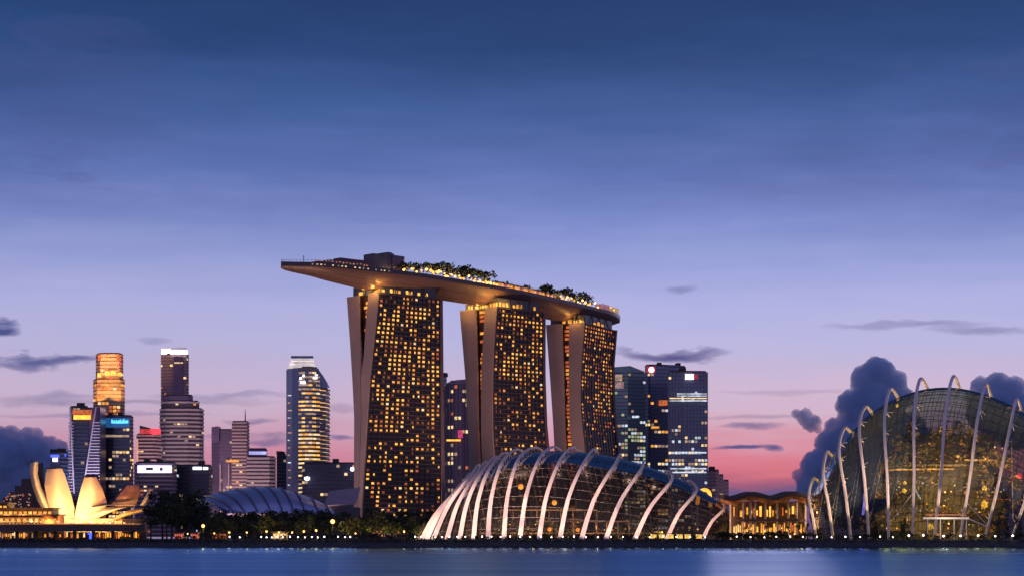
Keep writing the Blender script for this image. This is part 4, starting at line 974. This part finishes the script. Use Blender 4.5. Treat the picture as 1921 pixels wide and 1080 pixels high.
# 4 dark tower with cyan sign
r, *_ = sky_tower('office_tower', 'dark tower with a bright cyan sign across its top', [(187, 14), (197, 0), (243, 0), (250, 10)], 780, 2100, 30, DARKB, lit=.10, seed=5, pal=((CREAM, 2), (AMBER, 1), (DIMW, 3)), rows=[(780, .1), (800, .3), (860, 1), (915, 1.2)])
sign(r, 199, 243, 783, 801, 2099, mat('sign_navy', (.03, .07, .16), .5, emit=(.03, .14, .4), es=.5), 'sign_backing')
for k, (x0, x1, y0, y1) in enumerate(((209, 211.5, 786, 793), (213, 216, 787.5, 793), (217.5, 220, 787.5, 793), (221.5, 224, 787.5, 793), (225, 226.5, 785.5, 793), (228, 230, 787.5, 793), (231, 233, 785, 793), (234, 236, 787.5, 793), (237, 240.5, 787.5, 793), (211, 237, 791.5, 793))): sign(r, x0, x1, y0, y1, 2097.5, CYAN, 'sign_stroke')
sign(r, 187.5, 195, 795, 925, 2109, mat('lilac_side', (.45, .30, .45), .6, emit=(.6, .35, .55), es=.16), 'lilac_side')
sign(r, 199, 242, 815, 819, 2099, DIMW, 'lit_storey')
# 5 red sign tower
r, *_ = sky_tower('office_tower', 'grey banded tower under a glowing red rooftop sign', [(256, 0), (290, 0), (302, 12)], 815, 2200, 30, PLUM, lit=.05, seed=6, pal=((CREAM, 1), (RUST, 1)), ledge=MAUVE, lh=1.7)
sign(r, 263, 283, 804, 813, 2198, mat('roof_red_dim', (.3, .05, .05), .5, emit=(1, .06, .08), es=.45, var=.7, scale=.08), 'red_sign'); sign(r, 283, 301, 803, 814, 2197, RED, 'red_sign')
m = MB(); m.loft([[P(262, 815, 2202), P(262, 797, 2202), P(262, 797, 2206), P(262, 815, 2206)], [P(300, 815, 2202), P(285, 803, 2202), P(285, 803, 2206), P(300, 815, 2206)]]); m.build('sign_frame', mat('frame_green', (.08, .16, .14), .6), r)
sign(r, 256, 259, 822, 905, 2196, mat('lit_peach', (.4, .2, .15), .6, emit=(1, .5, .35), es=.5), 'lit_edge')
# 6 tallest left tower
r, *_ = sky_tower('office_tower', 'tall slim tower with a brilliant white crown left of centre', [(302, 8), (312, 0), (350, 0), (354, 8)], 664, 2750, 30, MAUVE, fh=4.5, bay=4.5, lit=.05, seed=7, pal=((CREAM, 1), (RUST, 1)), ledge=mat('band_mauve', (.24, .17, .20), .6), fin=None)
sign(r, 303, 320, 654, 664, 2752, WHITE, 'crown_light'); sign(r, 320, 352, 657, 664, 2746, WHITE, 'crown_light'); sign(r, 305, 350, 651.5, 654, 2760, mat('crown_pale', (.7, .6, .65), .5), 'crown_cap')
sign(r, 326, 343, 668, 740, 2748, VIOL, 'dark_recess')
sign(r, 327, 343, 679, 681, 2746.5, CREAM, 'lit_storey')
# 7 stepped stone tower in front
r, *_ = sky_tower('office_tower', 'broad stepped stone tower with dark window bands before the slim white crowned one', [(300, 8), (311, 0), (353, 0), (374, 6), (382, 14)], 766, 2450, 36, PLUM, fh=5.2, bay=5, lit=.07, seed=8, pal=((CREAM, 1), (DIMW, 2)), ledge=GREYB, lh=2.4)
sky_tower('', '', [(303, 8), (315, 2), (356, 2), (374, 10)], 752, 2453, 26, PLUM, fh=5, bay=5, lit=.05, seed=9, ledge=GREYB, lh=2.4, ybase=766, root=r)
sky_tower('', '', [(308, 6), (318, 2), (352, 2), (362, 8)], 741, 2456, 20, VIOL, fh=5, bay=5, lit=.02, seed=10, ybase=752, root=r)
# 8 white sign building
r, *_ = sky_tower('office_tower', 'low pale building with a long glaring white sign', [(252, 4), (262, 0), (326, 0), (331, 8)], 868, 1950, 30, PLUM, lit=.05, seed=11, pal=((RUST, 1), (CREAM, 1)), ledge=mat('band_lilac', (.30, .25, .33), .6), lh=1.8)
sign(r, 258, 322, 872, 886, 1947, mat('sign_white', (.6, .5, .6), .5, emit=(.95, .82, 1), es=1.5, var=.15, scale=.05)); 
sign(r, 274, 287, 876, 881, 1946, mat('sign_grey', (.2, .18, .25), .5), 'sign_mark'); sign(r, 300, 305, 876, 882, 1946, mat('sign_grey2', (.35, .3, .4), .5), 'sign_mark')
# 9 blue black block with white strip
r, *_ = sky_tower('office_tower', 'low blue black block with a thin white light strip on its top', [(329, 0), (392, 0), (398, 10)], 873, 2000, 30, DARKB, lit=.05, seed=12, pal=((DIMW, 2), (COOL, 1), (RED, .3)))
sign(r, 362, 378, 875, 880, 1998, WHITE, 'roof_light'); sign(r, 381, 390, 875.5, 880, 1998, WHITE, 'roof_light')
# 10 twin mauve blocks with antenna
r, *_ = sky_tower('office_tower', 'dark and mauve stepped tower with a rooftop antenna', [(397, 6), (412, 0), (436, 0)], 806, 2300, 30, VIOL, lit=.05, seed=13, pal=((DIMW, 2), (CREAM, 1)), ledge=LINE)
sky_tower('', '', [(435, 0), (462, 0), (467, 10)], 791, 2295, 36, PLUM, lit=.07, seed=14, pal=((CREAM, 1), (AMBER, 1)), ledge=MAUVE, lh=1.9, root=r, fin=None)
m = MB(); a = P(460, 791, 2310); m.tube([a, P(460, 777, 2310), P(460, 767, 2310)], [.9, .6, .3], 5); m.build('antenna', DARKM, r)
sign(r, 397, 411, 800, 828, 2294, VIOL, 'slanted_gable'); sign(r, 424, 448, 862, 866, 2293, AMBER, 'lit_storey')
sign(r, 412, 414, 870, 935, 2293, MAUVE, 'pale_edge'); sign(r, 428, 430, 870, 935, 2293, MAUVE, 'pale_edge')
# 11 grey block with blue lit top
r, *_ = sky_tower('office_tower', 'squat grey banded block topped by a pale blue lit storey', [(463, 0), (505, 0), (517, 10)], 857, 2100, 30, PLUM, lit=.04, seed=15, ledge=GREYB, lh=2.4, pal=((CREAM, 1),))
sky_tower('', '', [(465, 4), (498, 4), (501, 10)], 842, 2104, 20, VIOL, lit=0, seed=16, ybase=857, root=r)
sign(r, 467, 500, 846, 852, 2104, mat('lit_periwinkle', (.3, .3, .5), .5, emit=(.45, .5, 1), es=.7, var=.5, scale=.1), 'lit_storey')
# 12 dark sliver
sky_tower('office_tower', 'narrow dark sliver of a block hugging the rounded gold banded tower', [(519, 0), (537, 4)], 853, 2250, 30, DARKB, lit=.02, seed=17, pal=((DIMW, 1),))
# 13 rounded gold banded tower
Yr = 2150; chain = [(537, 22), (548, 8), (560, 0), (572, -4), (586, -3), (600, 4), (611, 14), (618, 26)]
r, fp, z0, z1 = sky_tower('office_tower', 'rounded tower with gold lit floor bands, dark blue left flank and white ringed top', chain, 727, Yr, 30, NAVY, skip=2, fh=4.6, bay=4.5, lit=.0, seed=18, ledge=mat('band_bronze', (.30, .22, .19), .5), lh=1.8)
sky_tower('', '', [(537, 22), (548, 8), (560, 0), (572, -4), (586, -3), (597, 4)], 690, Yr, 34, NAVY, skip=2, fh=4.6, bay=4.5, lit=.0, seed=19, ledge=mat('band_bronze', (.3, .22, .19)), lh=1.8, ybase=727, root=r)
m = MB()
m.loft([[P(597, 692, Yr+3), P(597, 727, Yr+3), P(597, 727, Yr+40), P(597, 692, Yr+40)], [P(606, 704, Yr+9), P(606, 727, Yr+9), P(606, 727, Yr+40), P(606, 704, Yr+40)], [P(614, 717, Yr+18), P(614, 727, Yr+18), P(614, 727, Yr+40), P(614, 717, Yr+40)], [P(618, 725, Yr+26), P(618, 727, Yr+26), P(618, 727, Yr+40), P(618, 725, Yr+40)]]); m.build('sloping_shoulder', NAVY, r)
cells = []; rr = random.Random(33); pal = [YELLOW, CREAM, AMBER, DIMW]
for i in range(62):
    z = z0+3+i*4.6; fy = HY-(z-HC)*F/Yr
    if fy < 700: break
    for (a, da), (b, db) in zip(chain[2:-1], chain[3:]):
        if fy < 727 and b > 600: continue
        for h in range(2):
            wl = 1.0 if (815 < fy < 870 or 750 < fy < 775) else .8
            if rr.random() > wl: continue
            p, q = G(lerp(a, b, h*.5), Yr+lerp(da, db, h*.5)-1.2, z), G(lerp(a, b, h*.5+.5), Yr+lerp(da, db, h*.5+.5)-1.2, z); up = Vector((0, 0, 2.0))
            br = wl == 1 or (a < 566 and fy > 770)
            cells.append((0, (p, q, q+up, p+up), rr.choices((0, 1, 2, 3), (3, 4, 2, 1) if br else (.6, 1.4, 1, 4))[0]))
rr.shuffle(cells); window_parts(cells, r, pal, 90)
for k, (x0, x1, y0, y1) in enumerate(((540, 592, 684, 689), (542, 590, 677.5, 682), (545, 589, 672, 676))):
    b = MB(); n_ = 10; pts = [G(lerp(x0, x1, j/n_), Yr+8-9*math.sin(math.pi*j/n_), 0) for j in range(n_+1)]
    b.loft([[Vector((p.x, p.y, ZZ(y1, Yr))), Vector((p.x*1.004, p.y+10, ZZ(y1, Yr))), Vector((p.x*1.004, p.y+10, ZZ(y0, Yr))), Vector((p.x, p.y, ZZ(y0, Yr)))] for p in pts]); b.build('crown_ring', mat('ring_white', (.6, .55, .55), .5, emit=(1, .9, .85), es=.45, var=.4, scale=.1), r)
sign(r, 546, 588, 667, 671.5, Yr+8, NAVY, 'crown_cap')
for x0, x1, y0, y1 in ((562, 566, 707, 711), (568, 571, 702, 706), (563, 573, 715, 719), (587, 595, 706, 710), (591, 596, 702, 704)): sign(r, x0, x1, y0, y1, Yr-6, WHITE, 'white_light')
for k in range(14): sign(r, 540, 540+rr.uniform(3, 8), 740+k*14, 742+k*14, Yr+2, DIMW if k % 3 else COOL, 'flank_light')
# 14 dark block with two white floodlights
r, *_ = sky_tower('office_tower', 'wide low dark block with two white floodlights beside the widest tower', [(567, 6), (578, 0), (660, 0), (670, 8)], 869, 1900, 40, DARKB, lit=.06, seed=20, pal=((CREAM, 1), (COOL, 1), (AMBER, .6), (DIMW, 2)), ledge=LINE)
for px, py, rr_ in ((576, 897, 2.0), (661, 879, 2.0)):
    b = MB(); b.ball(P(px, py, 1893), rr_, seg=10, rings=6); b.build('floodlight', mat('flood_glow', (.5, .5, .5), .5, emit=(.95, .88, 1), es=5), r)
sign(r, 571, 581, 894, 899, 1896, WHITE, 'lit_panel')
# 15 violet block between the first two hotel towers
r, *_ = sky_tower('office_tower', 'violet rounded block full of pinkish windows between the widest and middle hotel towers', [(834, 20), (840, 8), (852, 2), (866, 0), (884, 4)], 720, 2000, 40, VIOL, fh=4.6, bay=4, lit=.13, seed=21, pal=((DIMW, 4), (CREAM, 1.5), (RUST, 1), (COOL, .5)), fin=LINE)
m = MB(); m.loft([[P(x, 720, 2000+d), P(x, y, 2000+d), P(x, y, 2035), P(x, 720, 2035)] for x, y, d in ((836, 719, 18), (845, 714.5, 6), (856, 712, 2), (868, 711, 0), (884, 710.5, 4))]); m.build('curved_crown', VIOL, r)
sign(r, 838, 864, 823.5, 826.5, 1996, ORANGE, 'lit_storey'); sign(r, 859, 868, 806, 821, 1995, mat('lit_magenta', (.2, .03, .08), .5, emit=(1, .08, .25), es=.5, var=.7, scale=.3), 'magenta_light')
r, *_ = sky_tower('office_tower', 'bluish sliver of a glass block just right of the widest hotel tower', [(822, 0), (838, 5)], 705, 2100, 30, TEAL, lit=.05, seed=22, pal=((DIMW, 1),))
# 16 three glass towers right of the hotel
r, fp, z0, z1 = sky_tower('office_tower', 'teal glass tower with a peaked top just right of the farthest hotel tower', [(1140, 10), (1178, 0), (1211, 12)], 698, 2250, 40, TEAL, fh=4.2, bay=4.2, lit=.10, seed=23, pal=((COOL, 2), (CREAM, 1), (DIMW, 3), (mat('lit_green', (.1, .1, .06), .5, emit=(.75, .95, .5), es=.5, var=.5), 2)), rows=[(690, .4), (780, .7), (815, 1.8), (870, 2.2)], ledge=LINE)
m = MB(); m.loft([[P(x, 698, 2250+d), P(x, y, 2250+d), P(x, y, 2290), P(x, 698, 2290)] for x, y, d in ((1140, 690, 10), (1152, 688, 7), (1182, 685.5, 1), (1211, 697, 12))]); m.build('peaked_crown', TEAL, r)
sign(r, 1154, 1167, 702, 714, 2244, DIMW, 'lit_panel'); sign(r, 1154, 1170, 716, 728, 2243.5, mat('lit_rose', (.2, .15, .15), .5, emit=(.9, .55, .5), es=.3, var=.7, scale=.3), 'lit_panel'); sign(r, 1186, 1199, 779, 783, 2246, COOL, 'lit_panel')
r, *_ = sky_tower('office_tower', 'navy glass tower with a red lit top corner, left of its brighter signed neighbour', [(1210, 6), (1220, 0), (1254, 4)], 685, 2300, 40, NAVY, fh=4.2, bay=4.2, lit=.09, seed=24, pal=((AMBER, 2), (CREAM, 2), (COOL, 1), (DIMW, 2)), rows=[(690, .3), (750, 1), (880, 1.6)])
sign(r, 1212, 1229, 686, 699, 2296, mat('corner_red', (.2, .03, .04), .5, emit=(1, .05, .12), es=.25, var=.6, scale=.06), 'red_corner'); b = MB(); b.ball(P(1222, 693, 2292), 3.4, seg=10, rings=6); b.build('floodlight', mat('flood_pink', (.5, .4, .4), .5, emit=(1, .75, .75), es=3), r)
sign(r, 1222, 1237, 799, 803, 2296, AMBER, 'lit_panel'); sign(r, 1236, 1252, 750, 760, 2297, RUST, 'lit_panel')
r, *_ = sky_tower('office_tower', 'plain dark slab rising behind the two navy glass towers on the right', [(1242, 0), (1286, 4)], 687, 2420, 30, NAVY, lit=.02, seed=25, pal=((DIMW, 1),))
m = MB(); m.loft([[P(x, 687, 2420), P(x, y, 2420), P(x, y, 2450), P(x, 687, 2450)] for x, y in ((1243, 683), (1262, 683.5), (1286, 687.5))]); m.build('sloped_crown', NAVY, r)
r, fp, z0, z1 = sky_tower('office_tower', 'rightmost navy glass tower with white lit bands and a dazzling red and white sign', [(1254, 5), (1284, 0), (1327, 3)], 697, 2200, 40, NAVY, fh=4.2, bay=4.0, lit=.07, seed=26, pal=((COOL, 2), (CREAM, 2), (DIMW, 3)), rows=[(700, .3), (740, .8), (800, .7), (850, 2.2), (905, 1.6)], ledge=LINE, fin=mat('fin_slate', (.12, .14, .2), .5))
sign(r, 1286, 1301, 701, 711, 2196, mat('flood_pinkbox', (.5, .4, .4), .5, emit=(1, .8, .8), es=3.2, var=.2, scale=.1)); sign(r, 1303, 1310, 701, 711, 2197, mat('corner_red', (.2, .03, .04)), 'red_glow_panel')
for y in (737, 741, 745.5, 750): sign(r, 1270 if y < 742 else 1256, 1326, y, y+2, 2197.5, rnd.choice((COOL, CREAM)), 'lit_storey')
for y in (847, 877, 884): sign(r, 1258, 1325, y, y+2.4, 2197.5, COOL, 'lit_storey')
# 17 small stepped brown block
r, *_ = sky_tower('office_tower', 'small brown stepped block right of the signed glass tower', [(1328, 0), (1349, 0)], 882, 2300, 30, MAUVE, lit=.05, seed=27, pal=((DIMW, 1),), ledge=VIOL)
sky_tower('', '', [(1349, 0), (1357, 0)], 891, 2300, 30, MAUVE, lit=.05, seed=28, pal=((DIMW, 1),), ledge=VIOL, root=r); sky_tower('', '', [(1357, 0), (1367, 0)], 901, 2300, 30, MAUVE, lit=.05, seed=29, pal=((DIMW, 1),), ledge=VIOL, root=r)
# orange lit arch behind the right end of the low dome
root = thing('lit_arch', 'small orange lit arch peeping over the right end of the long low dome', 'arch', G(1322, 820)); m = MB()
m.tube(catmull([P(1308, 945, 820), P(1312, 925, 820), P(1322, 918, 820), P(1331, 925, 820), P(1333, 950, 820)], 6), .8, 6); m.build('arch_band', ORANGE, root)
m = MB(); m.tube([P(1308, 945, 820), G(1308, 820)], .6, 6); m.tube([P(1333, 950, 820), G(1333, 820)], .6, 6); m.build('arch_legs', STEEL, root)

# ------------------------------------------------------------------ tower floodlights
for C, d, pw in ((C1, d1, 1.15), (C2, d2, 1.15), (C3, d3, 1.25)):
    e = (C(0, 100)+C(3, 100))/2; g = Vector((e.x-d.x*95-10, e.y-d.y*95-45, 6))
    spot(g, e+Vector((0, 0, 20)), 370000*pw, (1, .60, .50), 100, .9, 3)
for px, Y, tx, pw in ((600, 1380, 590, 520000), (760, 1440, 800, 520000), (900, 1500, 890, 480000), (1010, 1560, 1020, 500000), (1120, 1650, 1120, 520000)):
    g = G(px, Y, 6); t_ = G(tx, Y+110, 205); spot(g, t_, pw, (1, .56, .40), 75, .9, 3)

# ------------------------------------------------------------------ dark cumulus on the horizon
CLM = bpy.data.materials.new('cloud_vapour'); CLM.use_nodes = True; t = CLM.node_tree; t.nodes.clear()
o_ = t.nodes.new('ShaderNodeOutputMaterial'); pv_ = t.nodes.new('ShaderNodeVolumePrincipled'); t.links.new(pv_.outputs[0], o_.inputs['Volume'])
pv_.inputs['Density'].default_value = .022; pv_.inputs['Color'].default_value = (.64, .82, 1.0, 1)
ctex = bpy.data.textures.new('cloud_lumps', 'CLOUDS'); ctex.noise_scale = 140; ctex.noise_depth = 3
ctex2 = bpy.data.textures.new('cloud_edge', 'CLOUDS'); ctex2.noise_scale = 48; ctex2.noise_depth = 2
def cloud(label, blobs, Y, seed):
    k = Y/F; b = MB(); rr = random.Random(seed)
    for px, py, r in blobs: b.ball(P(px, py, Y), (r*k, r*k*.8, r*k*.92), seg=24, rings=14)
    o = b.build('cloud', CLM, smooth=True); tag(o, label, 'cloud', 'dark cumulus on the horizon')
    md = o.modifiers.new('fuse', 'REMESH'); md.mode = 'VOXEL'; md.voxel_size = 10; md.use_smooth_shade = True
    md = o.modifiers.new('soften', 'SMOOTH'); md.factor = .5; md.iterations = 6
    md = o.modifiers.new('lumps', 'DISPLACE'); md.texture = ctex; md.strength = 70; md.mid_level = .5; md.texture_coords = 'LOCAL'
    md = o.modifiers.new('ragged_edge', 'DISPLACE'); md.texture = ctex2; md.strength = 34; md.mid_level = .5; md.texture_coords = 'LOCAL'
for px, Yl, tx, Yt, pw in ((345, 2060, 335, 2500, 2.6e6), (300, 2120, 330, 2750, 2.2e6), (455, 1990, 455, 2270, 1.0e6), (860, 1750, 860, 2000, 1.0e6), (1250, 1800, 1250, 2250, 1.5e6)):
    spot(G(px, Yl, 8), P(tx, 840, Yt), pw*.40, (1, .66, .64), 80, .9, 4)  # added fill spots, unseen, that brighten the dark distant towers
cloud('tall dark blue cumulus towering left of the tall glass dome', [(1648, 700, 34), (1622, 712, 30), (1672, 718, 30), (1690, 745, 26), (1600, 760, 32), (1640, 770, 60), (1590, 790, 26), (1565, 830, 34), (1610, 850, 70), (1680, 830, 70), (1545, 880, 45), (1530, 915, 40), (1500, 892, 16), (1600, 930, 70), (1700, 920, 90), (1570, 800, 22)], 16000, 1)
cloud('dark blue cumulus peeping over the tall dome at the right edge', [(1872, 722, 26), (1840, 726, 22), (1900, 730, 26), (1862, 770, 50), (1910, 790, 60), (1824, 745, 14)], 16500, 2)
cloud('small detached blue cloud puff hanging left of the towering cumulus', [(1508, 783, 17), (1496, 776, 11), (1522, 792, 18), (1516, 774, 10), (1535, 803, 10)], 15500, 3)
cloud('long low dark cloud bank at the far left horizon', [(20, 815, 20), (48, 818, 18), (70, 812, 12), (0, 820, 24), (92, 832, 18), (112, 838, 16), (60, 850, 40), (10, 870, 60), (100, 880, 50), (40, 910, 60), (125, 900, 50), (-30, 850, 50), (140, 925, 45)], 16000, 4)
bpy.context.view_layer.update()
